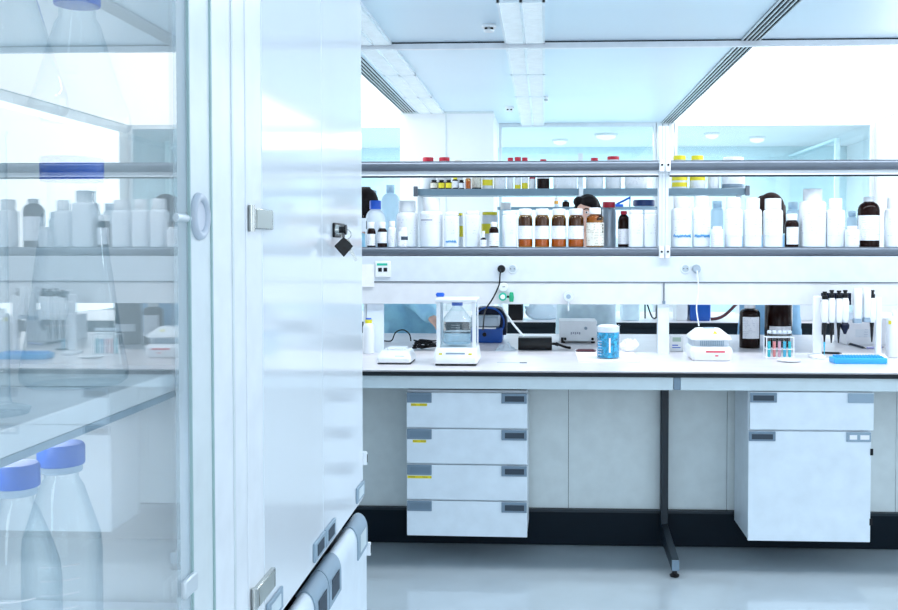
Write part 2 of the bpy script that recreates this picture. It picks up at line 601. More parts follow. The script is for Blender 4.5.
def area(name, loc, sx, sy, energy, col=(0.90, 0.945, 1.0), rot=(0, 0, 0)):
    l = bpy.data.lights.new(name, 'AREA')
    l.shape = 'RECTANGLE'
    l.size, l.size_y = sx, sy
    l.energy = energy
    l.color = col
    o = bpy.data.objects.new(name, l)
    COL.objects.link(o)
    o.location = loc
    o.rotation_euler = rot
    return o


area('bench_strip_light', (0.9, 4.5, HC - .03), 4.6, 0.20, 72)
area('aisle_ceiling_light', (0.9, 2.0, HC - .03), 3.2, 2.6, 9)  # unseen fill added overhead to brighten the foreground
area('rear_ceiling_light', (0.5, -1.2, HC - .03), 4.0, 2.0, 8)  # unseen fill added behind the camera
area('next_room_light', (0.3, 12.3, HC - .05), 5.0, 1.6, 150)
area('window_daylight', (0.9, -2.9, 1.5), 4.6, 2.2, 74, (.89, .945, 1.0), (PI / 2, 0, 0))  # added to brighten ceiling and bench fronts; no window in this wall
area('side_window_daylight', (XR - .06, 2.3, 1.7), 3.6, 1.9, 29, (.90, .95, 1.0), (PI / 2, 0, PI / 2))  # added fill from the right for the cabinet fronts, no window built
area('far_window_daylight', (XR - .03, 8.6, 1.75), 4.2, 1.9, 54, (.90, .96, 1.0), (PI / 2, 0, PI / 2))  # fill added along the right wall to lift the far ceiling
area('far_left_window_daylight', (XL + .03, 8.2, 1.75), 4.2, 1.9, 46, (.90, .96, 1.0), (PI / 2, 0, -PI / 2))  # matching fill added on the left wall, no window there
area('cabinet_led', (XC_ - .2, 1.0, 2.33), .06, 1.0, 0.7)  # hidden fill added to lighten the cabinet interior
area('shelf_led', (XC_ - .2, 1.0, 1.226), .06, 1.0, 1.4)  # hidden fill added below the shelf to lighten the bottles
w = bpy.data.worlds.new('world')
SC.world = w
w.use_nodes = True
w.node_tree.nodes['Background'].inputs['Color'].default_value = (0.80, 0.92, 1.0, 1)
w.node_tree.nodes['Background'].inputs['Strength'].default_value = 0.6

# ------------------------------------------------------------------ laboratory bench
ZT = 0.90
YF, YK, YR = 4.50, 4.88, 6.42
AZ = P(810, 391.2, YF + .015).z
BX0, BX1 = -2.0, 2.75
bench = thing('lab_bench', 'long white-topped laboratory bench with dark front edge in the foreground', 'lab bench', (0, 0, 0))
xs = P(677.5, 384, YF).x
B(BX0, BX1, YF + .012, YR, ZT - .006, ZT).build('worktop', TOPM, bench)
B(BX0, BX1, YF, YR + .005, ZT - .024, ZT - .0062).build('edge_band', EDGE, bench)
B(BX0, xs - .016, YF + .015, YF + .04, AZ, ZT - .0245).build('apron', APRON, bench, bevel=.002)
B(xs + .016, BX1, YF + .015, YF + .04, AZ, ZT - .0245).build('apron', APRON, bench, bevel=.002)
B(xs - .0155, xs + .0155, YF + .012, YF + .06, AZ + .002, ZT - .0245).build('joint_block', GRIP, bench, bevel=.002)
B(BX0, BX1, YK - .018, YK, 0.004, .165).build('kick_board', DARK, bench)
B(BX0, BX1, YK - .024, YK, .166, .180).build('kick_rail', STEELD, bench)
edges = [BX0, P(568.5, 450, YK).x, P(664, 450, YK).x, P(727, 450, YK).x, P(896, 450, YK).x, BX1]
for a, b in zip(edges, edges[1:]):
    B(a + .0012, b - .0012, YK, YK + .018, .181, ZT - .0245).build('back_panel', PANELG, bench)
B(BX0, BX1, YK + .0181, YK + .03, .1, ZT - .0245).build('panel_backing', STEELD, bench)
for lx in (-1.55, P(664.5, 450, YK - .06).x, 2.3):
    leg = B(lx - .018, lx + .018, YK - .07, YK - .0245, .05, ZT - .0245).build('leg', STEELD, bench, bevel=.003)
    mb = MB()
    pr = [(YF - .10, .032), (YF - .10, .085), (YF - .06, .09), (YK - .03, .13), (YK - .03, .05)]
    mb.prism(pr, lx - .0165, lx + .0165, 'YZ')
    mb.build('foot', STEELD, leg, bevel=.004)
    MB().lathe([(.02, 0), (.022, .008), (.012, .014), (.008, .034)], (lx, YF - .07, 0)).build('levelling_glide', BLACK, leg)
    B(lx - .016, lx + .016, YF - .106, YF - .1005, .036, .082).build('end_cap', GRIP, leg)
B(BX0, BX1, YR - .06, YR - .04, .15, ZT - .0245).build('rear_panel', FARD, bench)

# ------------------------------------------------------------------ drawer cabinets hung under the bench
def plate(parent, x0, x1, z0, z1, kind):
    """front plate at y=0 facing -Y : a recessed grip, or a card holder"""
    if kind == 'grip':
        g = B(x0, x1, -.008, .0, z0, z1).build('grip', GRIP, parent, bevel=.002)
        B(x0 + (x1 - x0) * .14, x1 - (x1 - x0) * .10, -.0095, -.0081, z0 + (z1 - z0) * .22, z1 - (z1 - z0) * .22).build('grip_recess', GRIPD, g)
    else:
        g = B(x0, x1, -.006, .0, z0, z1).build('label_holder', GRIPL, parent, bevel=.002)
        if kind == 'tags':
            w = x1 - x0
            B(x0 + w * .10, x0 + w * .42, -.0072, -.0061, z0 + (z1 - z0) * .3, z0 + (z1 - z0) * .75).build('card', PAPER, g)
            B(x0 + w * .55, x0 + w * .92, -.0072, -.0061, z0 + (z1 - z0) * .3, z0 + (z1 - z0) * .75).build('card', PAPER, g)
        else:
            B(x0 + .006, x1 - .006, -.0072, -.0061, z0 + .008, z1 - .008).build('card', mat_card, g)


mat_dcard = mat('slate_card', (0.16, 0.235, 0.31), 0.5)
mat_card = mat('grey_card', (0.32, 0.42, 0.50), 0.5)
# four-drawer unit on the left
y1 = YF + .07
pl, pr_ = P(407, 392, y1), P(527.5, 392, y1)
W = pr_.x - pl.x
t = thing('drawer_cabinet', 'white four-drawer cabinet under the left bench with yellow label strips', 'cabinet', (pl.x, y1 + .006, 0), None, R(-1.0))
ztop = P(467, 391, y1).z
zb = P(467, 535.5, y1).z
B(.002, W - .002, .002, .275, zb + .004, ztop + .004).build('body', WHITE, t)
for xh in (.03, W - .06):
    B(xh, xh + .03, .03, .25, ztop + .0045, ZT - .025).build('hanger_rail', STEELD, t)
ys = [391.5, 428, 463.8, 499.8, 536]
zz = [P(467, y, y1).z for y in ys]
for k in range(4):
    d = B(0, W, -.018, 0, zz[k + 1] + .003, zz[k] - .003).build('drawer', WHITE, t, bevel=.002)
    o = bpy.data.objects.new('handle_anchor', None)
    bpy.data.objects.remove(o)
    h = .047
    gz1 = zz[k] - .0035
    for kind, a, b in (('grip', W - .118, W - .002), ('card', .002, .116)):
        if kind == 'grip':
            g = B(a, b, -.026, -.018, gz1 - h, gz1).build('grip', GRIP, d, bevel=.002)
            B(a + .016, b - .012, -.0275, -.0261, gz1 - h * .80, gz1 - h * .26).build('grip_recess', GRIPD, d)
        else:
            B(a, b, -.023, -.018, gz1 - h, gz1).build('label_holder', GRIP, d, bevel=.002)
            B(a + .012, b - .008, -.0242, -.0231, gz1 - h * .82, gz1 - h * .22).build('card', mat_dcard, d)
    if k < 3:
        a, b = ((.02, .095), (.028, .09), (.003, .115))[k]
        tag(B(a, b, -.0192, -.0181, gz1 - h - .016, gz1 - h - .004).build('yellow_label', TAPEY, d), 'yellow printed strip')
# drawer-and-door unit on the right
y2 = YF + .02
pl, pr_ = P(749, 400, y2), P(873, 400, y2)
W = pr_.x - pl.x
t = thing('drawer_cabinet', 'white cabinet with one drawer over a tall door under the right bench', 'cabinet', (pl.x, y2 + .018, 0))
ztop = P(810, 392, y2).z
zb = P(810, 541.5, y2).z
zm = P(810, 430.7, y2).z
B(.001, W - .002, .002, YK - y2 - .045, zb + .003, ztop).build('body', WHITE, t)
for xh in (.03, W - .06):
    B(xh, xh + .03, .03, .30, ztop + .0005, ZT - .025).build('hanger_rail', STEELD, t)
d = B(0.003, W + .003, -.022, 0, zm + .004, ztop - .001).build('drawer', WHITE, t, bevel=.002)
h = .043
g1 = ztop - .004
B(.004, .122, -.030, -.022, g1 - h, g1).build('grip', GRIP, d, bevel=.002)
B(.016, .108, -.0315, -.0301, g1 - h * .8, g1 - h * .26).build('grip_recess', GRIPD, d)
B(W - .112, W + .001, -.028, -.022, g1 - h, g1).build('label_holder', GRIPL, d, bevel=.002)
d = B(-.001, W - .006, -.018, 0, zb, zm - .004).build('door', WHITE, t, bevel=.002)
g1 = zm - .005
B(0, .118, -.026, -.018, g1 - h, g1).build('grip', GRIP, d, bevel=.002)
B(.012, .106, -.0275, -.0261, g1 - h * .8, g1 - h * .26).build('grip_recess', GRIPD, d)
B(W - .116, W - .008, -.024, -.018, g1 - h, g1).build('label_holder', GRIPL, d, bevel=.002)
B(W - .103, W - .070, -.0252, -.0241, g1 - h * .75, g1 - h * .28).build('card', PAPER, d)
B(W - .056, W - .016, -.0252, -.0241, g1 - h * .75, g1 - h * .28).build('card', PAPER, d)
for py in (452, 522):
    z = P(870, py, y2).z
    B(W - .010, W + .003, -.020, -.0181, z - .015, z + .015).build('hinge', BLACK, d)

# ------------------------------------------------------------------ reagent rack and service duct
YS = 5.22
ZS1 = P(560, 247.2, YS).z           # lower shelf top
ZS2t, ZS2b = P(560, 160.6, YS).z, P(560, 170.5, YS).z
xp0, xp1 = P(659.5, 200, YS).x, P(669.5, 200, YS).x
xlp0, xlp1 = P(366, 330, YS).x, P(383, 330, YS).x
zd2_ = P(560, 262, YS).z
rack = thing('reagent_rack', 'grey metal two-tier reagent rack standing along the middle of the front bench', 'shelf rack', (0, 0, 0))
ups = []
for (a, b, top) in ((xp0, xp1, P(664, 125, YS).z), (xlp0 - .02, xlp0 + .032, zd2_), (xp0 + 1.62, xp1 + 1.62, P(664, 125, YS).z)):
    mb = MB()
    w3 = (b - a) / 3
    for k in range(3):
        mb.box(a + k * w3 + .0015, a + (k + 1) * w3 - .0015, YS + .035, YS + .10, ZT, top)
    mb.box(a, b, YS + .04, YS + .0985, ZT, top - .001)
    ups.append(mb.build('upright', ALUL, rack))
B(xlp0, xlp1, YS + .03, YS + .034, ZT, P(370, 304, YS).z).build('post_cover', WHITE, rack)
B(xp0 - .003, xp1 + .003, YS + .02, YS + .034, ZT, P(370, 304, YS).z).build('post_cover', WHITE, rack)
SH1 = P(560, 256, YS).z
for (a, b) in ((-1.95, xp0 - .003), (xp1 + .003, xp0 + 1.615)):
    for (z0, z1, deep) in ((SH1, ZS1, .46), (ZS2b, ZS2t, .40)):
        zs = z1 - .012
        B(a, b, YS + .02, YS + deep, z0 + .012, z1).build('shelf_board', GRIPL, rack)
        # half round aluminium nosing
        mb = MB()
        hh = (z1 - z0) / 2
        prof = [(YS + .0195, z1 - .0005)] + [(YS + .012 - .014 * math.sin(q), (z0 + z1) / 2 + hh * math.cos(q)) for q in [PI * k / 8 for k in range(9)]] + [(YS + .0195, z0)]
        mb.prism(prof, a, b, 'YZ')
        mb.build('front_rail', ALU, rack)
    # white tray lip beneath the upper shelf, at its back
    B(a, b, YS + deep - .03, YS + deep - .001, ZS2b - .003, ZS2b + .0115).build('back_rail', ALUL, rack)
    B(a, b, YS + .022, YS + .034, ZS2b - .024, ZS2b + .0115).build('under_strip', STILE, rack)
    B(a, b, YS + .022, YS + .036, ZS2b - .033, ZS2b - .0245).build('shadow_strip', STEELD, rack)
for z in ((SH1 + ZS1) / 2, (ZS2b + ZS2t) / 2):
    for sx in (-1, 1):
        c = (xp0 + xp1) / 2 + sx * .016
        k = B(c - .0125, c + .0125, YS - .022, YS - .003, z - .036, z + .030).build('clamp', STILE, rack, bevel=.005)
        MB().lathe([(.006, -.028), (.006, -.0221)], (c, YS, z), axis='Y', seg=10).build('bolt', BLACK, k)

duct = thing('service_duct', 'long white service duct with sockets and gas taps below the rack shelf', 'service duct', (0, 0, 0))
zd0, zd1, zd2 = P(560, 304.5, YS).z, P(560, 282.5, YS).z, SH1 - .001
YD = YS + .004
B(-1.95, 2.7, YD, YD + .028, zd1 + .004, zd2).build('upper_panel', DUCTU, duct, bevel=.002)
B(-1.95, 2.7, YD + .006, YD + .029, zd0, zd1).build('lower_panel', DUCTL, duct, bevel=.002)
B(-1.95, 2.7, YD + .002, YD + .029, zd1 - .0005, zd1 + .0035).build('trim_strip', ALU, duct)
B(-1.95, 2.7, YD + .105, YD + .19, zd0 + .03, zd2).build('duct_back', WHITE, duct)


def socket(px, py):
    p = P(px, py, YD)
    s = MB().lathe([(.024, -.004), (.026, -.0005)], (p.x, YD, p.z), axis='Y', seg=24).build('socket', ALUL, duct)
    MB().lathe([(.0185, -.0052), (.0185, -.0041)], (p.x, YD, p.z), axis='Y', seg=24).build('socket_well', mat('socket_grey', (.42, .5, .55), .5), s)
    mb = MB()
    for sx in (-1, 1):
        mb.lathe([(.003, -.0062), (.003, -.0053)], (p.x + sx * .009, YD, p.z), axis='Y', seg=8)
    mb.build('socket_hole', BLACK, s)
    return p


def backplate(x0, x1, y0, y1):
    a, b = P(x0, y1, YD), P(x1, y0, YD)
    B(a.x, b.x, YD - .0004, YD + .001, a.z, b.z).build('socket_plate', ALUL, duct)


socket(512.5, 268.8); sp = socket(501.5, 268.8)
socket(685.3, 268.6); sq = socket(696, 268.6)
a, b = P(375.5, 277, YD), P(390.7, 261, YD)
sw = B(a.x, b.x, YD - .010, YD - .0002, a.z, b.z).build('data_outlet', WPLAST, duct, bevel=.003)
w_, h_ = b.x - a.x, b.z - a.z
B(a.x + w_ * .12, a.x + w_ * .80, YD - .0112, YD - .0101, b.z - h_ * .28, b.z - h_ * .14).build('green_label', TEALG, sw)
for f in (.2, .55):
    B(a.x + w_ * f, a.x + w_ * (f + .24), YD - .0112, YD - .0101, a.z + h_ * .34, a.z + h_ * .58).build('port', BLACK, sw)
# taps
p = P(568.3, 296.3, YD)
k = MB().lathe([(.024, -.03), (.026, -.012), (.016, -.006), (.016, .0055)], (p.x, YD, p.z), axis='Y', seg=24).build('tap_knob', ALUL, duct)
MB().lathe([(.012, -.034), (.012, -.0301)], (p.x, YD, p.z), axis='Y', seg=16).build('knob_cap', GRIPL, k)
MB().cyl((p.x, YD - .012, p.z - .02), (p.x, YD - .012, p.z - .075), .005).build('outlet', ALUL, k)
p = P(503, 296.5, YD)
k = MB().lathe([(.021, -.034), (.021, -.012), (.012, -.006), (.012, .0055)], (p.x, YD, p.z), axis='Y', seg=24).build('gas_tap', TEALG, duct)
MB().lathe([(.0125, -.0362), (.0125, -.0341)], (p.x, YD, p.z), axis='Y', seg=20).build('tap_cap', WPLAST, k)
MB().cyl((p.x + .018, YD - .02, p.z), (p.x + .036, YD - .02, p.z), .006).build('valve_stem', BLACK, k)
mb = MB().loft([(.010, .010, -.026, 0, .002), (.013, .010, -.005, 0, .002), (.010, .010, .020, 0, .003), (.007, .008, .024, 0, .002)], (p.x + .045, YD - .02, p.z))
mb.build('green_lever', GREEN, k, bevel=.002)
MB().lathe([(.023, -.018), (.024, -.002), (.024, .005)], (p.x + .002, YD, p.z + .050), axis='Y', seg=24).build('pressure_gauge', WPLAST, duct)
B(p.x - .002, p.x + .012, YD - .0195, YD - .0181, p.z + .050, p.z + .053).build('gauge_needle', BLACK, duct)
# thin vertical pipe on the lower panel
c = (xp0 + xp1) / 2
B(c - .003, c + .003, YD - .001, YD + .0055, zd0 + .005, zd1 - .002).build('conduit', ALU, duct)
B(c - .007, c + .007, YD - .003, YD + .0055, zd0 + .003, zd0 + .02).build('conduit_foot', GRIP, duct)

# loose note hanging on the duct
a, b = P(361.5, 287, YD - .02), P(373.5, 264.5, YD - .02)
tag(B(a.x - .05, b.x, YD - .0035, YD - .0005, a.z, b.z).build('paper_note', PAPER), 'blank white paper note stuck on the service duct beside the tall cabinet', 'note')

# cords
def cord(name, label, pts, r, m, plug=None):
    t = thing(name, label, 'cord', pts[0])
    o = Vector(pts[0])
    MB().tube([Vector(p) - o for p in pts], r).build('cable', m, t)
    return t


p0 = P(501, 269.5, YD - .03)
t = cord('mains_lead', 'black power cord plugged into the left socket above the balance', [p0, p0 + Vector((-.005, -.01, -.03)), P(499, 285, YS - .04), P(493, 298, YS - .05), P(486, 309, YS - .02), P(484, 318, YS + .15), P(483, 330, YS + .3)], .004, BLACK)
MB().lathe([(.019, -.030), (.021, -.018), (.021, -.0065)], (sp.x - p0.x, YD - p0.y, sp.z - p0.z), axis='Y', seg=20).build('plug', BLACK, t)
p0 = P(697, 270, YD - .03)
hbtop = G(698, 345, ZT)
t = cord('mains_lead', 'white power cord running from the right socket down to the heating block', [p0, p0 + Vector((.001, -.004, -.02)), P(698.5, 290, YS - .03), P(696.5, 308, YS - .06), P(699, 326, YS - .1)], .0032, WPLAST)
MB().lathe([(.018, -.034), (.022, -.020), (.022, -.0065)], (sq.x - p0.x, YD - p0.y, sq.z - p0.z), axis='Y', seg=20).build('plug', SILVER, t)
p0 = P(503.5, 303, YS - .02)
t = cord('gas_hose', 'thin white hose hanging from the green gas tap to the bench', [p0 + Vector((0, -.035, .002)), P(504, 309, YS - .055), P(511, 321, YS - .055), P(519, 331, YS - .03), P(523.5, 336, YS - .02)], .0055, ALUL)
t['category'] = 'hose'

# ------------------------------------------------------------------ bottles
def bottle(name, cat, label, x0, x1, yt, Y, zb, group=None, n=2.0, body=None, cap=None, capw=.8, caph=.2, neckw=None, sh=.16,
           lab=None, labm=None, laba=75, shrink=.975, ptop=None, extra=None, knurl=.03, sy=1.0, fill=None):
    a, b = P(x0, 240, Y), P(x1, 240, Y)
    Rr = (b.x - a.x) / 2 * shrink
    H = P((x0 + x1) / 2, yt, Y).z - zb
    if n > 2:
        pass
    t = thing(name, label, cat, ((a.x + b.x) / 2, Y, zb), group)
    nr = Rr * (neckw if neckw else capw * .86)
    zc = H * (1 - caph)
    zs = zc - H * sh
    k = .35 * min(Rr, H * .05)
    prof = [(Rr * .90, 0), (Rr * .985, .25 * k + .001), (Rr, k + .003), (Rr, zs)]
    for q in (20, 40, 60, 78):
        prof.append((nr + (Rr - nr) * math.cos(R(q)), zs + (zc - zs) * .94 * math.sin(R(q))))
    prof += [(nr, zc - .0005), (nr, zc + H * caph * .6)]
    MB().lathe(prof, n=n, sy=sy, seg=32).build('body', body, t)
    cr = Rr * capw
    if cap is not None:
        cs = n if n > 2 and capw > .9 else 2.0
        MB().lathe([(cr * .97, zc + .001), (cr, zc + .003), (cr, H - .003), (cr * .93, H), (cr * .3, H)], n=cs, seg=36, knurl=knurl, sy=sy).build('cap', cap, t)
    if fill:
        m, f0, f1 = fill[:3]
        MB().lathe([(Rr * .86, H * f0), (Rr * .93, H * f0 + .004), (Rr * .93, H * f1)], n=n, sy=sy).build('contents', m, t)
    if fill and len(fill) > 3:
        MB().lathe([(Rr * .93, H * fill[2] + .0005), (Rr * .93, zs), (Rr * .60, zc - .004)], n=n, sy=sy).build('powder', fill[3], t)  # dark upper fill, so only the orange base looks lit from behind
    if lab:
        MB().patch(Rr * 1.002, H * lab[0], H * lab[1], R(-laba), R(laba), n=n, sy=sy, th=.0009).build('paper_label', labm, t)
    if extra:
        extra(t, Rr, H)
    return t


def yellow(f0, f1, m=None):
    def ex(t, Rr, H):
        MB().patch(Rr * 1.004, H * f0, H * f1, R(-80), R(80), th=.0014).build('colour_band', m or LABELY, t)
    return ex


def scribble(f, amp=.006, wfrac=1.1):
    def ex(t, Rr, H):
        pts = []
        for i in range(26):
            ang = R(-48) + R(96) * i / 25
            rr = Rr * 1.0 + .0018
            k = 1.0 / (abs(math.cos(ang)) ** 4 + abs(math.sin(ang)) ** 4) ** .25 if ex_n[0] > 2 else 1
            pts.append((rr * k * math.sin(ang), -rr * k * math.cos(ang), H * f + amp * (1 if i % 2 else -1) * (.5 + .5 * random.random())))
        MB().tube(pts, .0013, 5, 2).build('handwriting', INK, t)
    return ex


ex_n = [2.0]
GB = 'reagent bottles on the lower shelf'
YA = 5.335
zs = ZS1 + .0006
J = dict(body=HDPE, cap=CAPW, lab=(.28, .62), labm=LABELF)
bottle('reagent_bottle', 'bottle', 'milky bottle with bright blue cap behind two small brown bottles', 365, 386, 200.6, 5.40, zs, GB, body=MILKW, cap=CAPB, capw=.54, caph=.19, sh=.32)
SB = dict(body=BROWN, cap=CAPW, capw=.72, caph=.26, sh=.18, lab=(.06, .52), labm=LABELW)
bottle('reagent_bottle', 'bottle', 'small brown white-capped bottle nearest the tall cabinet, leftmost on the shelf', 367, 375.8, 222, 5.28, zs, GB, **SB)
bottle('reagent_bottle', 'bottle', 'small brown white-capped bottle second from the tall cabinet', 377.4, 387.3, 222, 5.28, zs, GB, **{**SB, 'lab': (.16, .60)})
bottle('reagent_bottle', 'bottle', 'slim all-white little bottle right of the two small brown ones', 388.0, 396.3, 221, 5.28, zs, GB, body=HDPE, cap=CAPW, capw=.7, caph=.22, lab=(.15, .5), labm=LABELW)
bottle('carboy', 'bottle', 'tall clear bottle with round shoulders at the back, behind the blue-capped bottle', 381, 400, 185, 5.56, zs, GB, body=MILK, cap=MILK, capw=.44, caph=.13, sh=.16)
bottle('reagent_bottle', 'bottle', 'short bottle with purple-edged dark label in front of a big white jar', 398.3, 407.8, 227.5, 5.27, zs, GB, n=4, body=HDPE, cap=CAPW, capw=.8, caph=.2, sh=.06, lab=(.05, .52), labm=LABELW,
       extra=lambda t, Rr, H: MB().patch(Rr * 1.004, H * .36, H * .54, R(-15), R(75), n=4, th=.0014).build('colour_band', GRIPD, t))
bottle('plastic_jar', 'jar', 'big white jar behind the short purple-labelled bottle', 396.5, 418.3, 201, 5.40, zs, GB, capw=.78, caph=.24, sh=.1, **J)
bottle('plastic_jar', 'jar', 'widest white round jar on the left half of the shelf, one dark print line', 419.8, 442.8, 198, 5.36, zs, GB, capw=.76, caph=.26, sh=.08, body=HDPE, cap=CAPW, lab=(.45, .66), labm=LABELF,
       extra=lambda t, Rr, H: MB().patch(Rr * 1.004, H * .535, H * .56, R(-55), R(12), th=.0014).build('print_line', GREYINK, t))
SQ = dict(n=5.0, body=HDPE, cap=CAPW, capw=.93, caph=.10, sh=.05, lab=(.35, .8), labm=LABELF, knurl=0, sy=.85)


def sq_scribble(f):
    def ex(t, Rr, H):
        pts = [(Rr * (-.7 + 1.4 * i / 20), -Rr * .85 - .0025, H * f + .009 * (1 if i % 2 else -1) * (.3 + .7 * random.random())) for i in range(21)]
        MB().tube(pts, .0014, 5, 2).build('handwriting', INK, t)
    return ex


bottle('plastic_bottle', 'bottle', 'white square bottle with blue handwriting near its base, left part of the shelf', 444, 459.3, 212, YA, zs, GB, extra=sq_scribble(.16), **SQ)
bottle('plastic_bottle', 'bottle', 'white square bottle between yellow-labelled bottles, left of the little dropper bottle', 465.3, 480, 211, YA, zs, GB, **SQ)
bottle('dropper_bottle', 'bottle', 'tiny brown dropper bottle with pointed white tip', 480.2, 486.8, 231, 5.27, zs, GB, body=BROWN, cap=CAPW, capw=.45, caph=.42, sh=.16, lab=(.03, .46), labm=LABELW)
bottle('reagent_bottle', 'bottle', 'small brown bottle with white label right of the tiny dropper bottle', 489, 498.8, 222, 5.27, zs, GB, **{**SB, 'lab': (.04, .56), 'caph': .2, 'capw': .66})
bottle('plastic_bottle', 'bottle', 'white square bottle just left of the row of amber bottles', 502.3, 517.3, 211, YA, zs, GB, **SQ)
bottle('reagent_bottle', 'bottle', 'white bottle with yellow label peeking out behind the handwritten square bottle', 450, 463.4, 213, 5.56, zs, GB, body=HDPE, cap=CAPY, capw=.9, caph=.08, sh=.03, extra=yellow(.30, .62))
bottle('reagent_bottle', 'bottle', 'yellow-topped white bottle behind the tiny dropper bottle', 481.5, 498, 212, 5.56, zs, GB, body=HDPE, cap=CAPY, capw=.9, caph=.09, sh=.03, extra=yellow(.38, .66))
bottle('reagent_bottle', 'bottle', 'clear white-capped bottle standing behind the square bottle beside the ambers', 499.5, 512, 202.5, 5.56, zs, GB, body=MILK, cap=CAPW, capw=.85, caph=.16, sh=.08)
AB = dict(body=AMBER, cap=CAPW, capw=.86, caph=.17, sh=.13, lab=(.21, .55), labm=LABELW, laba=88, fill=(AMBL, .015, .20, mat('brown_powder', (.050, .020, .007), .6)), knurl=.02)
for (a, b, w_) in ((518, 532.8, 'leftmost of the matching four'), (534.6, 549.6, 'second from the left of the matching four'),
                   (551.2, 566.4, 'third from the left of the matching four'), (568, 584, 'rightmost of the matching four')):
    bottle('amber_bottle', 'bottle', 'amber bottle with orange base, ' + w_, a, b, 208.8, YA, zs, 'amber bottles in a row', **AB)
def stickers(t, Rr, H):
    mb = MB()
    for k in range(3):
        mb.patch(Rr * 1.012, H * (.36 + .085 * k), H * (.42 + .085 * k), R(50), R(62), th=.0012, seg=3)
    mb.build('hazard_mark', BLACK, t)
bottle('amber_bottle', 'bottle', 'amber bottle with tall cream label and three black marks, right of the four', 586, 604, 207.8, YA, zs, 'amber bottles in a row', body=AMBER, cap=CAPW, capw=.64, caph=.17, sh=.10,
       lab=(.03, .62), labm=LABELC, laba=82, fill=(mat('pale_powder', (.55, .42, .2), .7), .02, .68), extra=stickers)
bottle('canister', 'canister', 'grey metallic canister with red screw cap', 601.5, 616, 202, 5.50, zs, GB, body=SILVER, cap=CAPR, capw=.88, caph=.13, sh=.12, laba=60)
bottle('reagent_bottle', 'bottle', 'dark brown bottle with red cap beside the white square bottles', 617.8, 629.5, 211, 5.42, zs, GB, body=BROWN, cap=CAPR, capw=.56, caph=.10, sh=.22, lab=(.08, .5), labm=LABELW)
bottle('plastic_bottle', 'bottle', 'left of two white square bottles in front of the navy-lidded jar', 628.6, 643.3, 210, YA, zs, GB, **SQ)
bottle('plastic_bottle', 'bottle', 'right of two white square bottles beside the rack post', 643.6, 656.8, 210, YA, zs, GB, **SQ)
bottle('plastic_jar', 'jar', 'wide translucent jar with flat navy lid behind two white square bottles', 630, 657.5, 200, 5.56, zs, GB, body=MILK, cap=CAPN, capw=.78, caph=.13, sh=.12)
# right bay
JJ = dict(n=3.2, body=HDPE, cap=CAPW, caph=.22, sh=.07, lab=(.22, .62), labm=LABELF)
def hand(f):
    def ex(t, Rr, H):
        k = lambda a: 1.0 / (abs(math.sin(a)) ** 3.2 + abs(math.cos(a)) ** 3.2) ** (1 / 3.2)
        pts = []
        for i in range(23):
            a = R(-46) + R(92) * i / 22
            rr = (Rr + .0022) * k(a)
            pts.append((rr * math.sin(a), -rr * math.cos(a), H * f + .011 * (1 if i % 2 else -1) * (.3 + .7 * random.random())))
        MB().tube(pts, .0018, 5, 2).build('handwriting', INK, t)
    return ex
bottle('plastic_jar', 'jar', 'white jar with blue handwriting directly right of the rack post', 671, 691, 197, YA, zs, GB, capw=.76, extra=hand(.22), **JJ)
bottle('plastic_jar', 'jar', 'white jar with blue handwriting second from the rack post', 692.3, 709.8, 196, YA, zs, GB, capw=.80, extra=hand(.22), **JJ)
bottle('reagent_bottle', 'bottle', 'short white bottle with dark specks between handwritten and plain jars', 711.3, 722.8, 226.5, 5.28, zs, GB, n=4, body=HDPE, cap=CAPW, capw=.8, caph=.12, sh=.04, lab=(.1, .7), labm=LABELW)
bottle('reagent_bottle', 'bottle', 'clear bottle behind the short specked white bottle', 710.5, 723.5, 201, 5.50, zs, GB, body=MILK, cap=MILK, capw=.75, caph=.15, sh=.1)
bottle('plastic_jar', 'jar', 'first of three plain white jars right of the short specked bottle', 724.4, 742, 197.5, YA, zs, GB, capw=.80, **JJ)
bottle('plastic_jar', 'jar', 'second of three plain white jars, middle of the right bay', 743.4, 761.3, 198, YA, zs, GB, capw=.78, **JJ)
bottle('plastic_jar', 'jar', 'third of three plain white jars, in front of the brown-haired head', 763.2, 782.2, 198.6, YA, zs, GB, capw=.86, **JJ)
bottle('reagent_bottle', 'bottle', 'small brown bottle with white cap and label between white jars on the right', 784.5, 798.6, 213.8, YA, zs, GB, body=BROWN, cap=CAPW, capw=.78, caph=.20, sh=.14, lab=(.08, .60), labm=LABELW, laba=58)
bottle('reagent_bottle', 'bottle', 'clear bottle behind the small brown bottle on the right', 786, 799.5, 202, 5.52, zs, GB, body=MILK, cap=MILK, capw=.7, caph=.16, sh=.1)
bottle('plastic_jar', 'jar', 'tallest and widest white jar on the right half of the shelf', 799.4, 825, 189, 5.36, zs, GB, capw=.74, n=3.2, body=HDPE, cap=CAPW, caph=.20, sh=.06, lab=(.22, .66), labm=LABELF)
bottle('plastic_jar', 'jar', 'white jar between the tallest jar and a short white bottle', 825.9, 844.2, 198.5, YA, zs, GB, capw=.72, **JJ)
bottle('reagent_bottle', 'bottle', 'short white bottle left of the big brown bottle', 845.6, 858.6, 226, 5.27, zs, GB, n=4, body=HDPE, cap=CAPW, capw=.78, caph=.16, sh=.05, lab=(.1, .7), labm=LABELF)
bottle('reagent_bottle', 'bottle', 'small clear bottle behind the short white bottle on the right', 846.5, 857, 211, 5.50, zs, GB, body=MILK, cap=MILK, capw=.7, caph=.16, sh=.1)
bottle('reagent_bottle', 'bottle', 'big dark brown bottle with tall white label near the right end', 857.5, 879.6, 197, 5.37, zs, GB, body=BROWN, cap=CAPW, capw=.52, caph=.10, sh=.17, lab=(.13, .63), labm=LABELW, laba=85)
bottle('plastic_jar', 'jar', 'white jar at the right end of the photo, beyond the big brown bottle', 885, 904, 197.5, YA, zs, GB, capw=.78, **JJ)

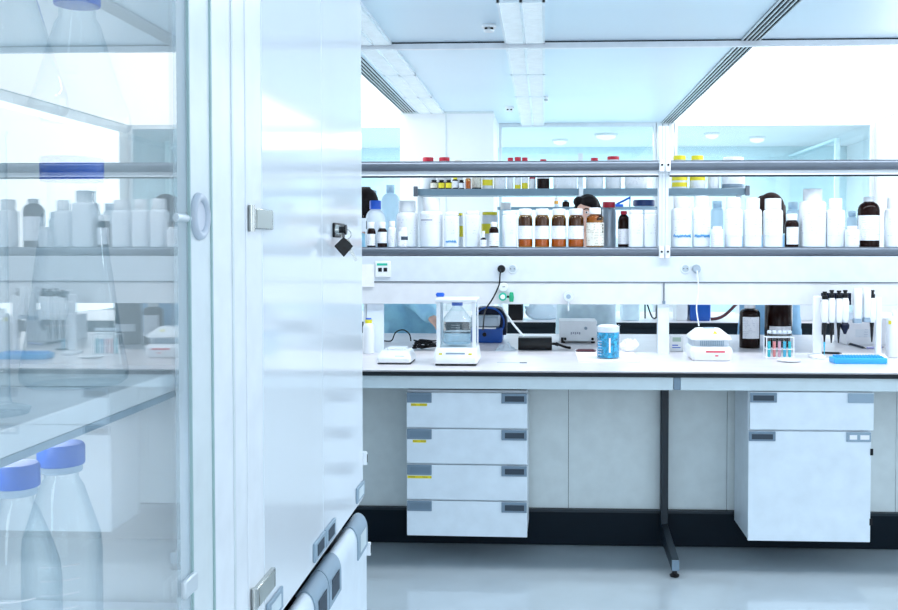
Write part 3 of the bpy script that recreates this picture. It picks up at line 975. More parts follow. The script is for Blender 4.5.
# ------------------------------------------------------------------ things on the bench
# bottle on the far left
p = G(368, 353.5, ZT)
t = bottle('wash_bottle', 'bottle', 'white bottle with blue and yellow cap standing beside the tall cabinet', 362.5, 374.0, 318, p.y, ZT, None, body=HDPE, cap=CAPB, capw=.50, caph=.13, sh=.16, lab=None)
Rr = .03
MB().lathe([(.0175, .160), (.0185, .162), (.0185, .178), (.0175, .179)]).build('collar', CAPY, t)

# small scale
a, b = G(376.5, 364.5, ZT), G(411, 364.5, ZT)
W, D = b.x - a.x, .20
t = thing('bench_scale', 'low white bench scale left of the glass-walled balance', 'scale', ((a.x + b.x) / 2, a.y + D / 2, ZT))
hw = W / 2
MB().loft([(hw * .94, D * .46, .006, 0, .006), (hw, D * .5, .012, 0, .01), (hw, D * .5, .030, 0, .01), (hw * .82, D * .40, .058, .012, .01), (hw * .78, D * .36, .062, .012, .01)]).build('housing', WPLAST, t, bevel=.003)
MB().loft([(hw * .96, D * .47, .0, 0, .006), (hw * .96, D * .47, .0058, 0, .006)]).build('foot_rim', BLACK, t)
MB().loft([(hw * .55, D * .26, .0625, .022, .01), (hw * .55, D * .26, .072, .022, .01)]).build('weighing_pan', STILE, t, bevel=.002)
B(.005, hw * .62, -D * .455, -D * .45, .038, .041).build('display', GRIPL, t)

# analytical balance
a, b = G(432.5, 366, ZT), G(478, 366, ZT)
W, D = b.x - a.x, .26
hw = W / 2
by = a.y + D / 2
t = thing('balance', 'white analytical balance with glass draught shield holding a big clear bottle', 'scale', ((a.x + b.x) / 2, by, ZT))
MB().loft([(hw * .90, D * .46, 0, 0, .01), (hw * .90, D * .46, .0095, 0, .01)]).build('foot_rim', BLACK, t)
MB().loft([(hw * .96, D * .49, .010, 0, .012), (hw, D * .5, .02, 0, .012), (hw * .97, D * .49, .040, 0, .012), (hw * .91, D * .44, .078, .01, .012), (hw * .90, D * .43, .082, .01, .012)]).build('housing', WPLAST, t, bevel=.003)
B(-hw * .42, hw * .42, -D * .462, -D * .452, .055, .062).build('display', GRIPL, t)
for sx in (-1, 1):
    B(sx * hw * .66 - .008, sx * hw * .66 + .008, -D * .466, -D * .455, .052, .060).build('button', CAPY, t)
zt_ = P(458, 302.5, by - D * .3).z - ZT
yf, yb_ = -D * .30, D * .42
sw_ = hw * .88
for sx in (-1, 1):
    for y in (yf, yb_ - .02):
        w0 = .018 if y == yf else .014
        x0 = sx * sw_ - (w0 if sx > 0 else 0)
        B(x0, x0 + w0, y, y + .018, .0825, zt_).build('shield_post', STILE, t, bevel=.002)
B(-sw_ - .006, sw_ + .006, yf - .006, yb_ + .006, zt_ + .0005, zt_ + .018).build('shield_top', STILE, t, bevel=.004)
B(-sw_ + .023, sw_ - .023, yf + .006, yf + .009, .083, zt_ - .001).build('glass_panel', GLASS, t)
for sx in (-1, 1):
    B(sx * (sw_ - .006), sx * (sw_ - .003), yf + .02, yb_ - .022, .083, zt_ - .001).build('glass_panel', GLASS, t)
MB().lathe([(.042, .0825), (.045, .086), (.045, .090)], (0, .02, 0)).build('weighing_pan', ALUL, t)
MB().loft([(.018, .012, 0, 0, .004), (.022, .012, .012, 0, .005), (.016, .010, .02, 0, .004)], (-sw_ - .012 + .012, yb_ - .01, zt_ + .0185)).build('blue_knob', CAPLB, t, bevel=.002)
# its bottle
bx = (a.x + b.x) / 2 - .003
zb_ = ZT + .0905
Rb = (P(472.0, 340, by).x - P(443.5, 340, by).x) / 2
Rb = min(Rb, sw_ - .0245)
Hb = P(458, 301.5, by).z - zb_
t = thing('lab_bottle', 'clear glass bottle with blue cap standing inside the balance shield', 'bottle', (bx, by + .02, zb_))
nr = .018
prof = [(Rb * .86, 0), (Rb * .98, .006), (Rb, .014), (Rb, Hb * .55), (Rb * .93, Hb * .62), (nr * 1.25, Hb * .88), (nr, Hb * .91), (nr, Hb * .98)]
MB().lathe(prof, cap1=False, seg=36).build('body', GLASS, t)
MB().lathe([(.025, Hb * .90), (.026, Hb * .905), (.026, Hb * .985), (.023, Hb)], knurl=.04, seg=40).build('cap', CAPLB, t)
mb = MB()
for k in range(5):
    mb.patch(Rb * 1.003, Hb * (.22 + .06 * k), Hb * (.226 + .06 * k), R(-20), R(15), th=.0008)
mb.build('graduation', PAPER, t)
MB().lathe([(Rb * .93, .004), (Rb * .96, .01), (Rb * .96, Hb * .30)], seg=36).build('liquid', thin_glass('clear_water', (.80, .90, .95), (.55, .70, .80), 1.2), t)

# black adapter with cord, white tap-side devices
a, b = G(518, 350, ZT), G(552, 350, ZT)
W = b.x - a.x
t = thing('power_adapter', 'black box-shaped power adapter on the bench below the gas hose', 'adapter', ((a.x + b.x) / 2, a.y + .05, ZT))
MB().loft([(W / 2 - .002, .048, 0, 0, .003), (W / 2, .05, .004, 0, .003), (W / 2, .05, .062, 0, .003), (W / 2 - .003, .047, .066, 0, .003)]).build('housing', BLACK, t, bevel=.002)
MB().tube([(W / 2 - .002, 0, .03), (W / 2 + .03, 0, .028), (W / 2 + .07, .02, .012), (W / 2 + .10, .0, .008)], .007).build('cord', BLACK, t)
mb = MB()
for sx in (-1, 1):
    mb.cyl((W / 2 + .02, sx * .004, .03), (W / 2 + .035, sx * .004, .026), .010)
mb.build('strain_relief', BLACK, t)

# white instrument in front of the woman (on the far half of the worktop)
yi = 5.80
a, b = P(559.5, 342, yi), P(597, 321, yi)
t = thing('power_supply', 'white box instrument with small knobs standing in front of the woman', 'instrument', (0, 0, ZT))
B(a.x, b.x, yi, yi + .22, .012, b.z - ZT).build('housing', WPLAST, t, bevel=.004)
mb = MB()
for fx in (.1, .9):
    for yy in (.03, .19):
        mb.cyl((a.x + (b.x - a.x) * fx, yi + yy, 0), (a.x + (b.x - a.x) * fx, yi + yy, .0118), .012)
mb.build('rubber_foot', BLACK, t)
W, H = b.x - a.x, b.z - ZT
for (fx, fz, r, m) in ((.70, .68, .009, GRIPL), (.15, .2, .008, BLACK), (.88, .2, .008, BLACK)):
    MB().lathe([(r, -.012), (r, -.0005)], (a.x + W * fx, yi, H * fz), axis='Y', seg=14).build('knob', m, t)
B(a.x + W * .04, a.x + W * .11, yi - .006, yi - .0005, H * .10, H * .26).build('switch', BLACK, t)
mb = MB()
for k in range(5):
    mb.box(a.x + W * (.30 + .055 * k), a.x + W * (.30 + .055 * k + .035), yi - .002, yi - .0004, H * (.40 + .02 * (k % 2)), H * .50)
mb.build('printed_text', GREYINK, t)

# the beaker with blue content, on a paper pad
pa = [G(578, 362, ZT), G(640, 362, ZT), G(640, 352, ZT), G(578, 352, ZT)]
t = B(pa[0].x, pa[1].x, pa[0].y, pa[2].y + .05, ZT + .0003, ZT + .010).build('paper_pad', PAPER, bevel=.001)
tag(t, 'white paper pad lying under the blue beaker', 'paper')
zpad = ZT + .0104
p = G(608, 359.3, zpad)
yb2 = p.y + .055
Rb = (P(620, 340, yb2).x - P(596.3, 340, yb2).x) / 2
Hb = P(608, 324.5, yb2).z - zpad
t = thing('beaker', 'tall beaker of bright blue liquid standing on the paper pad', 'beaker', (P(608.2, 340, yb2).x, yb2, zpad))
MB().lathe([(Rb * .92, 0), (Rb * .97, .004), (Rb * .97, Hb * .93), (Rb * 1.02, Hb)], cap1=False, seg=36).build('glass_wall', GLASS, t)
MB().lathe([(Rb * .85, .005), (Rb * .93, .01), (Rb * .93, Hb * .78)], seg=36).build('liquid', BLUEIN, t)
MB().lathe([(Rb * .935, Hb * .785), (Rb * .94, Hb * .95), (Rb * .7, Hb * .985)], seg=24).build('paper_collar', PAPER, t)
mb = MB()
for k in range(6):
    mb.patch(Rb * .985, Hb * (.12 + .08 * k), Hb * (.128 + .08 * k), R(-62), R(-38), th=.001)
mb.build('graduation', PAPER, t)
MB().patch(Rb * .985, Hb * .2, Hb * .62, R(0), R(8), th=.001).build('white_mark', PAPER, t)
# brown specs/pen things by the pad, crumpled wipe
p = G(586, 352, zpad)
t = MB().loft([(.05, .014, 0, 0, .008), (.055, .017, .006, 0, .01), (.04, .010, .013, 0, .006)]).build('spectacle_case', MAROON, loc=(p.x, p.y + .02, zpad))
tag(t, 'small dark maroon case lying on the paper pad left of the beaker', 'case')
p = G(629, 352, zpad)
mb = MB()
mb.ball((0, 0, .03), (.045, .03, .032), 16, 10)
for v in mb.bm.verts:
    v.co *= 1 + .25 * math.sin(v.co.x * 210 + v.co.z * 150) * math.cos(v.co.y * 170)
    v.co.z = max(v.co.z, 0)
tag(mb.build('tissue', PAPER, loc=(p.x, p.y + .03, zpad), smooth=False), 'crumpled white tissue on the paper pad right of the beaker', 'tissue')

# timer
a, b = G(670.5, 351.5, ZT), G(683, 351.5, ZT)
W = b.x - a.x
t = thing('timer', 'small white digital timer between the rack post and the heating block', 'timer', ((a.x + b.x) / 2, a.y + .015, ZT))
Ht = P(676, 335.5, a.y).z - ZT
B(-W / 2, W / 2, -.012, .012, 0, Ht).build('housing', WPLAST, t, bevel=.003)
B(-W * .34, W * .34, -.0135, -.0121, Ht * .62, Ht * .88).build('display', LCD, t)
B(-W * .36, W * .1, -.0135, -.0121, Ht * .36, Ht * .42).build('button', CAPLB, t)
B(-W * .36, W * .3, -.0135, -.0121, Ht * .22, Ht * .27).build('button', CAPLB, t)

# heating block
a, b = G(692, 361.3, ZT), G(731, 361.3, ZT)
D = .22
W = (b.x - a.x) * 1.05
hw = W / 2
hy = a.y + D / 2
t = thing('heating_block', 'white heating block with faceted lid and yellow warning sticker', 'heating block', ((a.x + b.x) / 2 + .002, hy, ZT))
Hh = P(712, 328.5, hy).z - ZT
MB().loft([(hw * .88, D * .44, .0, 0, .01), (hw * .95, D * .47, .012, 0, .014), (hw * 1.02, D * .5, .04, 0, .016), (hw * 1.02, D * .5, Hh * .36, 0, .016), (hw * .94, D * .42, Hh * .46, .01, .014)]).build('housing', WPLAST, t, bevel=.004)
MB().loft([(hw * .90, D * .38, Hh * .462, .012, .012), (hw * .90, D * .38, Hh * .66, .012, .012)]).build('clear_window', MILKW, t)
mb = MB()
for k in range(13):
    x = -hw * .5 + hw * 1.1 * k / 12
    mb.box(x - .003, x + .003, -D * .40 + .0125, -D * .385 + .0125, Hh * .48, Hh * .64)
mb.build('tube_slot', GRIPL, t)
MB().loft([(hw * .97, D * .45, Hh * .665, .008, .014), (hw * 1.0, D * .47, Hh * .70, .008, .016), (hw * .96, D * .45, Hh * .78, .008, .03), (hw * .62, D * .28, Hh * .97, .02, .02), (hw * .58, D * .25, Hh, .02, .02)]).build('lid', WPLAST, t, bevel=.003)
B(-hw * .2, hw * .3, .0, .05, Hh * 1.001, Hh * 1.02).build('lid_recess', GRIPL, t)
mb = MB()
mb.prism([(.004, .0), (.026, .0), (.015, .02)], -.0012, .0012, 'XZ')
o = mb.build('warning_sticker', CAPY, t)
o.location = (hw * .06, -D * .325, Hh * .875)
o.rotation_euler = (R(-52), 0, 0)
B(-hw * .3, hw * .62, -D * .505, -D * .498, Hh * .28, Hh * .34).build('red_strip', REDM, t)
B(hw * .15, hw * .3, -D * .505, -D * .498, Hh * .16, Hh * .20).build('red_button', REDM, t)

# brown bottles behind the tube rack
yq = G(750, 348.8, ZT).y
bottle('reagent_bottle', 'bottle', 'dark brown bottle with white cap on the bench, left of a bigger brown one', 739.8, 760.8, 303, yq + .06, ZT, 'brown bottles on the bench', body=BROWN, cap=CAPW, capw=.52, caph=.12, sh=.12, lab=(.22, .70), labm=LABELW, laba=52)
bottle('reagent_bottle', 'bottle', 'big black-brown bottle with small white label behind the test tubes', 765, 793, 296, yq + .12, ZT, 'brown bottles on the bench', body=BROWN, cap=BLACK, capw=.5, caph=.1, sh=.05, lab=(.27, .42), labm=LABELW, laba=52)

# test tube rack
a, b = G(766.5, 358.7, ZT), G(793.5, 358.7, ZT)
W = b.x - a.x
D = .06
t = thing('tube_rack', 'clear wire test tube rack in front of the big brown bottle', 'tube rack', ((a.x + b.x) / 2, a.y + D / 2, ZT))
Hr = P(780, 337.5, a.y).z - ZT
mb = MB()
for z in (.006, Hr * .45, Hr):
    for y in (-D / 2, D / 2):
        mb.cyl((-W / 2, y, z), (W / 2, y, z), .0018, seg=6)
    for x in (-W / 2, W / 2):
        mb.cyl((x, -D / 2, z), (x, D / 2, z), .0018, seg=6)
mb.build('wire_frame', STILE, t)
for x in (-W / 2, W / 2):
    for y in (-D / 2, D / 2):
        MB().cyl((x, y, 0), (x, y, Hr + .004), .0025, seg=8).build('leg', STILE, t)
for i, (fx, m, w_) in enumerate(((-.36, LIQT, 'teal liquid at the left end of the rack'), (-.17, LIQR, 'coral red liquid second from left in the rack'), (.02, LIQP, 'pale pink liquid in the middle of the rack'),
                                 (.21, LIQC, 'cyan liquid second from right in the rack'), (.40, LIQT, 'teal liquid at the right end of the rack'))):
    u = thing('test_tube', 'test tube of ' + w_, 'test tube', (t.location.x + fx * W, t.location.y, ZT + .004), 'test tubes in the rack')
    hh = Hr + .008
    MB().lathe([(.002, 0), (.006, .002), (.0085, .008), (.0088, hh), (.0105, hh + .002), (.0105, hh + .006)], cap1=False, seg=16).build('glass_tube', GLASS, u)
    MB().lathe([(.002, .001), (.0055, .003), (.0076, .009), (.0076, hh * .70)], seg=16).build('liquid', m, u)
    MB().lathe([(.0095, hh + .0065), (.010, hh + .018), (.007, hh + .021)], seg=14).build('stopper', MILKW, u)

p = G(789, 361.5, ZT)
tag(MB().lathe([(.035, 0), (.055, .004), (.058, .010), (.055, .010), (.034, .006)], seg=32).build('dish', WPLAST, loc=(p.x, p.y, ZT)), 'shallow white dish on the bench in front of the test tubes', 'dish')

# pipette stand
yp = G(817, 358.5, ZT).y + .03
xl, xr = P(817, 330, yp).x, P(878, 330, yp).x
H1, H2 = P(817, 296, yp).z - ZT, P(878, 297, yp).z - ZT
t = thing('pipette_stand', 'white pipette stand with two posts and crossbars on the right of the bench', 'pipette stand', (xl, yp, ZT))
L = xr - xl
B(-.021, .021, -.012, .014, .0205, H1).build('post', STILE, t, bevel=.005)
B(L - .015, L + .015, -.012, .014, .0205, H2).build('post', STILE, t, bevel=.005)
MB().loft([(.032, .07, 0, .0, .015), (.032, .07, .012, .0, .015), (.022, .04, .020, 0, .01)]).build('base_foot', STILE, t, bevel=.003)
MB().loft([(.032, .07, 0, .0, .015), (.032, .07, .012, .0, .015), (.022, .04, .020, 0, .01)], (L, 0, 0)).build('base_foot', STILE, t, bevel=.003)
zc1 = P(847, 316, yp).z - ZT
B(.0215, L - .0155, -.004, .006, zc1 - .02, zc1 + .02).build('crossbar', MILKW, t)
zc2 = P(847, 299, yp).z - ZT
B(.0215, L * .56, .004, .012, zc2 - .03, zc2 + .03).build('hanger_bar', NAVY, t)
pip = [(824.8, 291.5, 344, 'leftmost on the stand, with a clear blue tip', True), (831.8, 290, 343, 'second from the left on the stand', False), (839, 290.5, 343, 'third from the left on the stand', False),
       (845.3, 290, 334, 'fourth from the left, with a bulky dark nose', False), (872.3, 290, 342, 'hanging alone beside the right post', False)]
yh = yp - .054
for (px, yt, yb3, w_, tip) in pip:
    pt, pb = P(px, yt, yh), P(px, yb3, yh)
    o = thing('pipette', 'white pipette with black plunger and shaft, ' + w_, 'pipette', (pt.x, yh, pb.z), 'pipettes hanging on the stand')
    Hp = pt.z - pb.z
    zm = P(px, 322.5, yh).z - pb.z
    zk = Hp - .040
    MB().loft([(.011, .013, zm, 0, .004), (.0155, .018, zm + .02, 0, .005), (.0165, .019, zk - .02, 0, .006), (.013, .015, zk, 0, .005)]).build('handle', WPLAST, o, bevel=.002)
    MB().lathe([(.013, zk + .0005), (.014, zk + .018), (.009, zk + .022), (.008, zk + .03), (.011, zk + .032), (.011, Hp)], seg=16).build('plunger', BLACK, o)
    B(-.010, .010, .0185, .034, zk - .014, zk - .006).build('finger_rest', BLACK, o)
    if 'bulky' in w_:
        MB().lathe([(.006, 0), (.014, .02), (.02, zm * .5), (.022, zm * .8), (.014, zm - .0005)], seg=16).build('shaft', NAVY, o)
    else:
        MB().lathe([(.003, 0), (.0065, zm * .4), (.008, zm * .7), (.011, zm - .0005)], seg=14).build('shaft', BLACK, o)
    if tip:
        MB().lathe([(.0012, -.06), (.0028, -.03), (.005, .01)], seg=12).build('tip', LIQC, o)
for (x0, x1, yt, yb3, w_) in ((853, 862.3, 288, 323, 'left of two'), (863, 871, 288, 322, 'right of two')):
    pt, pb = P((x0 + x1) / 2, yt, yh), P((x0 + x1) / 2, yb3, yh)
    wd = (P(x1, yt, yh).x - P(x0, yt, yh).x) / 2 - .002
    o = thing('multichannel_pipette', 'broad white multichannel pipette body, %s on the stand' % w_, 'pipette', (pt.x - .001, yh, pb.z), 'multichannel pipettes on the stand')
    Hp = pt.z - pb.z
    MB().loft([(wd * .8, .018, .022, 0, .005), (wd * .9, .022, Hp * .4, 0, .006), (wd, .024, Hp * .9, 0, .008), (wd * .8, .018, Hp, 0, .006)]).build('handle', WPLAST, o, bevel=.003)
    B(-wd * .9, wd * .9, -.016, .016, 0, .0215).build('channel_head', GRIPL, o, bevel=.002)
# blue tray
a, b = G(834.5, 364, ZT), G(887, 364, ZT)
W = b.x - a.x
t = thing('tip_tray', 'bright blue flat tray with pegs in front of the pipette stand', 'tray', ((a.x + b.x) / 2, a.y + .05, ZT))
MB().loft([(W / 2 - .004, .047, 0, 0, .006), (W / 2, .05, .006, 0, .006), (W / 2, .05, .026, 0, .006), (W / 2 - .002, .048, .028, 0, .006)]).build('tray_body', TRAYB, t, bevel=.002)
mb = MB()
for i in range(16):
    for j in range(4):
        mb.cyl((-W / 2 + .02 + (W - .04) * i / 15, -.035 + .07 * j / 3, .028), (-W / 2 + .02 + (W - .04) * i / 15, -.035 + .07 * j / 3, .036), .005, seg=8)
tag(mb.build('tray_peg', TRAYB, t), None)
# pens and dark tools lying behind the stand
for (x0, y0, x1, y1, m, lab) in ((847, 344, 866, 349.5, NAVY, 'dark blue pen lying behind the pipette stand'), (867, 349.2, 884, 348.2, mat('lilac_pen', (.45, .45, .75), .4), 'lilac pen lying near the right post of the stand'),
                                 (822, 354.0, 842, 354.5, BLACK, 'black marker lying between the posts of the pipette stand')):
    a, b = G(x0, y0, ZT), G(x1, y1, ZT)
    a.z = b.z = ZT + .0065
    o = thing('pen', lab, 'pen', a)
    v = b - a
    MB().cyl((0, 0, 0), v * .85, .006).build('barrel', m, o)
    MB().cyl(v * .851, v, .0045, .0015).build('nib', BLACK, o)

# bottle at the right end, white box behind the stand
p = G(893, 357, ZT)
t = bottle('wash_bottle', 'bottle', 'white bottle with yellow label edge at the right end of the bench', 887.8, 903, 311, p.y, ZT, None, n=4, body=HDPE, cap=CAPW, capw=.42, caph=.1, sh=.1, lab=None,
           extra=lambda t, Rr, H: MB().patch(Rr * 1.004, H * .72, H * .80, R(-60), R(-38), n=4, th=.0014, seg=4).build('yellow_label', LABELY, t))
yq2 = 5.78
a, b = P(846, 350, yq2), P(893, 319, yq2)
t = thing('carton', 'plain white carton behind the pipette stand', 'box', ((a.x + b.x) / 2, yq2 + .12, ZT))
W, H = b.x - a.x, b.z - ZT
B(-W / 2, W / 2, -.12, .12, 0, H - .0015).build('box_body', PAPER, t, bevel=.003)
mb = MB().box(-W / 2, W / 2, -.12, -.001, H - .001, H + .001).box(-W / 2, W / 2, .001, .12, H - .001, H + .001)
mb.build('flap', PAPER, t)
B(-W * .3, W * .1, -.1212, -.1202, H * .3, H * .6).build('paper_label', LABELF, t)

# navy centrifuge on the far half of the worktop
yc = 5.80
a, b = P(470, 346, yc), P(506, 308, yc)
W = (b.x - a.x)
t = thing('centrifuge', 'dark navy bench centrifuge with rounded hood and blue base behind the balance', 'centrifuge', ((a.x + b.x) / 2, yc + .14, ZT))
H = b.z - ZT
prof = [(-W / 2, .10), (-W / 2, H * .62)] + [(-W / 2 + W * .28 - W * .28 * math.cos(q), H * .62 + H * .36 * math.sin(q)) for q in [PI / 2 * k / 5 for k in range(1, 6)]] + \
       [(W / 2 - W * .28 + W * .28 * math.sin(q), H * .62 + H * .36 * math.cos(q)) for q in [PI / 2 * k / 5 for k in range(0, 5)]] + [(W / 2, H * .62), (W / 2, .04), (W * .3, .04), (W * .3, .10)]
MB().prism(prof, -.08, .12, 'XZ').build('hood', NAVY, t, bevel=.006)
MB().torus((0, -.078, H * .55), W * .43, .006, 'Y', 28, 8).build('hood_rim', ROYAL, t)
MB().loft([(W * .42, .12, 0, -.02, .01), (W * .44, .125, .02, -.02, .01), (W * .44, .125, .085, -.02, .01)], (-W * .04, 0, 0)).build('base', ROYAL, t, bevel=.004)
MB().loft([(W * .38, .07, .102, -.085, .008), (W * .40, .075, .15, -.08, .01), (W * .38, .07, .16, -.08, .01)], (-W * .06, -.06, 0)).build('tray', SILVER, t, bevel=.003)
B(-W * .06 - W * .30, -W * .06 + W * .30, -.2165, -.20, .088, .0965).build('lip', WPLAST, t)
MB().lathe([(.012, -.158), (.012, -.1455)], (-.02, 0, .05), axis='Y', seg=14).build('dial', BLACK, t)

# plastic film and tangle of cables behind
mb = MB()
pc = G(511, 350, ZT)
N = 18
grid = [[None] * N for _ in range(N)]
for i in range(N):
    for j in range(N):
        u, v = i / (N - 1), j / (N - 1)
        x = -.085 + .115 * u
        y = -.05 + .09 * v
        e = math.sin(PI * u) * math.sin(PI * v)
        z = .002 + .05 * e * (.6 + .4 * math.sin(13 * u + 5 * v) * math.cos(9 * v - 4 * u))
        grid[i][j] = mb.bm.verts.new((x, y, z))
for i in range(N - 1):
    for j in range(N - 1):
        mb.face([grid[i][j], grid[i + 1][j], grid[i + 1][j + 1], grid[i][j + 1]])
tag(mb.build('plastic_film', milky('clear_film', (.82, .9, .97), .35), loc=(pc.x, pc.y - .02, ZT + .0005)), 'crumpled clear plastic film on the bench left of the black adapter', 'film')
mb = MB()
pc = G(425, 350, ZT)
for k in range(5):
    pts = []
    for i in range(9):
        pts.append((-.07 + .14 * random.random(), -.03 + .07 * random.random(), .006 + .045 * random.random()))
    mb.tube(pts, .0035, 6, 4)
tag(mb.build('cable_tangle', BLACK, loc=(pc.x, pc.y + .03, ZT)), 'tangle of black cables on the bench between scale and balance', 'cables')
pc = G(398, 344, ZT)
tag(MB().tube([(-.10, .02, .008), (-.05, .0, .012), (-.025, 0, .06), (.02, 0, .075), (.055, 0, .05), (.06, .03, .008)], .004).build('cable_loop', BLACK, loc=(pc.x, pc.y + .08, ZT)), 'black cable looping up behind the low white scale', 'cord')
a = G(372, 355, ZT)
# shallow metal spatula on the bench front
a, b = G(497, 362.8, ZT), G(527, 362.2, ZT)
t = thing('spatula', 'flat steel spatula lying on the bench between balance and beaker', 'spatula', (a.x, a.y, ZT))
B(0, (b.x - a.x) * .8, -.004, .004, .0005, .003).build('shank', ALUL, t)
MB().loft([(.018, .010, .0005, 0, .004), (.018, .010, .003, 0, .004)], (b.x - a.x - .017, 0, 0)).build('blade', ALU, t)

# ------------------------------------------------------------------ far bench, far rack and what stands on them
YFB = 7.40
far = thing('lab_bench', 'second laboratory bench seen through the gap behind the front one', 'lab bench', (0, 0, 0))
B(-2.6, 2.9, YFB, YFB + 1.2, ZT - .03, ZT).build('worktop', TOPM, far)
B(-2.6, 2.9, YFB - .004, YFB - .0005, ZT - .035, ZT - .003).build('edge_band', EDGE, far)
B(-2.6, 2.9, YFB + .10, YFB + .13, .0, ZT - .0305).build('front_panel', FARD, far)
B(-2.6, 2.9, YFB + .02, YFB + .05, .79, ZT - .0305).build('apron', STEELD, far)
YSH = 8.30
zf = P(560, 188.5, YSH).z
zf0 = P(560, 195, YSH).z
fr = thing('reagent_rack', 'slate blue reagent rack on the far bench behind the front bottles', 'shelf rack', (0, 0, 0))
xa, xm, xb = P(417, 190, YSH).x, P(581, 190, YSH).x, P(746, 190, YSH).x
for x in (xa + .01, xm, xb - .03, P(366, 190, YSH).x - .02):
    B(x - .02, x + .02, YSH + .12, YSH + .16, ZT, zf + .30 if x == xm else zf0 - .001).build('upright', ALUL, fr)
for (a, b) in ((xa, xb), (-2.6, P(371, 190, YSH).x)):
    B(a, b, YSH, YSH + .28, zf0, zf).build('shelf_board', FARSH, fr, bevel=.004)
for x in (xa - .01, xb + .01, xm):
    B(x - .018, x + .018, YSH - .02, YSH - .001, zf0 - .01, zf + .02).build('bracket', ALU if x != xm else ALUL, fr, bevel=.004)
# lower far shelf and spine
B(-2.6, 2.9, YSH + .05, YSH + .115, 1.15, 1.40).build('spine_panel', WHITE, fr)

GF = 'containers on the far rack'
FI = [ # x0,x1,ytop,name,cat,label,body,cap,capw,caph,n,extra,(lab)
 (420, 436.5, 157.5, 'plastic_jar', 'jar', 'red-lidded white jar at the left end of the far rack', HDPE, CAPR, .66, .14, 2, None),
 (437.5, 451.5, 157.5, 'plastic_jar', 'jar', 'second red-lidded white jar from the left, standing tall behind dark vials', HDPE, CAPR, .75, .12, 2, None),
 (453.5, 463, 160.2, 'plastic_jar', 'jar', 'beige-lidded jar behind dark vials on the far rack', HDPE, CAPBG, .8, .14, 2, None),
 (471.5, 481.5, 172, 'reagent_bottle', 'bottle', 'brown bottle with cream label, right of the small dark vials', BROWN, CAPBG, .7, .2, 2, (.1, .7, LABELC)),
 (482.3, 493, 172, 'plastic_jar', 'jar', 'white jar with one yellow band on the far rack', HDPE, CAPW, .9, .1, 2, (.22, .55, LABELY)),
 (493.8, 506, 170, 'plastic_jar', 'jar', 'white tub with thin red rim right of the yellow-banded jar', HDPE, CAPR, 1.0, .12, 2, (.2, .6, LABELW)),
 (507, 513.6, 157.8, 'plastic_jar', 'jar', 'slim red-capped jar, left of a close pair', HDPE, CAPR, .85, .13, 2, (.3, .5, LABELF)),
 (514.4, 521.0, 157.2, 'plastic_jar', 'jar', 'slim red-capped jar with yellow foot, first right of the slim jar', HDPE, CAPR, .95, .13, 2, (.02, .14, LABELY)),
 (521.6, 528, 157.6, 'plastic_jar', 'jar', 'slim red-capped jar with broad yellow foot, second of the pair', HDPE, CAPR, .9, .13, 2, (.02, .2, LABELY)),
 (528.8, 535.7, 176, 'reagent_bottle', 'bottle', 'short white bottle with red cap beside the black yellow-marked box', HDPE, CAPR, .9, .22, 2, None),
 (536.8, 549.5, 159.4, 'reagent_bottle', 'bottle', 'black bottle with white label and yellow patch on the far rack', BROWN, CAPR, .5, .1, 3, (.35, .8, LABELW)),
 (553, 577, 172, 'tub', 'tub', 'broad white tub left of the far middle post', HDPE, CAPW, .97, .1, 3, (.2, .7, LABELF)),
 (585.5, 603, 158, 'plastic_jar', 'jar', 'white jar with small red cap right of the far middle post', HDPE, CAPR, .40, .12, 2, (.2, .6, LABELF)),
 (605, 621, 156.6, 'plastic_jar', 'jar', 'white jar with wide red cap right of the far middle post', HDPE, CAPR, .74, .1, 2, (.2, .6, LABELF)),
 (624.5, 647, 172, 'tub', 'tub', 'broad white tub with yellow speck near the front rack post', HDPE, CAPW, .97, .1, 3, (.25, .7, LABELW)),
 (671, 687.2, 155.8, 'plastic_jar', 'jar', 'yellow-capped white jar with two yellow bands, left of the pair', HDPE, CAPY, .76, .13, 2, (.06, .19, LABELY)),
 (689, 704.8, 155.8, 'plastic_jar', 'jar', 'yellow-capped white jar with one yellow band, right of the pair', HDPE, CAPY, .76, .13, 2, (.08, .18, LABELF)),
 (707, 719, 168, 'plastic_jar', 'jar', 'plain white jar beside the yellow-capped pair', HDPE, CAPW, .9, .12, 2, None),
 (721, 744, 157.5, 'tub', 'tub', 'broad white tub at the right end of the far rack', HDPE, CAPW, .9, .1, 3, (.02, .14, GRIP)),
]
for (x0, x1, yt, nm, ct, lb, bd, cp, cw, chh, nn, lab) in FI:
    bottle(nm, ct, lb, x0, x1, yt, YSH + .14 if True else 0, zf + .0005, GF, n=float(nn), body=bd, cap=cp, capw=cw, caph=chh, sh=.06,
           lab=lab[:2] if lab else None, labm=lab[2] if lab else None, extra=yellow(.25, .37) if 'yellow-capped white' in lb else None)
for i, (x0, x1, capm, lbm, w_) in enumerate(((430.5, 438, BLACK, LABELC, 'cream label, first of five'), (438.3, 445, BLACK, LABELY, 'yellow label, second of five'), (445.6, 452, BLACK, LABELY, 'yellow label, third of five'),
                                     (452.3, 458.3, CAPY, LABELW, 'white label and yellow top, fourth of five'), (458.8, 464.5, BLACK, LABELF, 'white label, last of five'))):
    bottle('vial', 'vial', 'small dark vial on the far rack, ' + w_, x0, x1, 180 if capm is BLACK else 177, YSH + .035, zf + .0005, 'dark vials on the far rack', body=BROWN, cap=capm, capw=.7, caph=.2, sh=.1, lab=(.1, .66), labm=lbm)
bottle('vial', 'vial', 'amber vial right of the small dark vials on the far rack', 465.3, 471, 176, YSH + .035, zf + .0005, 'dark vials on the far rack', body=AMBER, cap=CAPBG, capw=.8, caph=.2, sh=.1, fill=(AMBL, .02, .6))
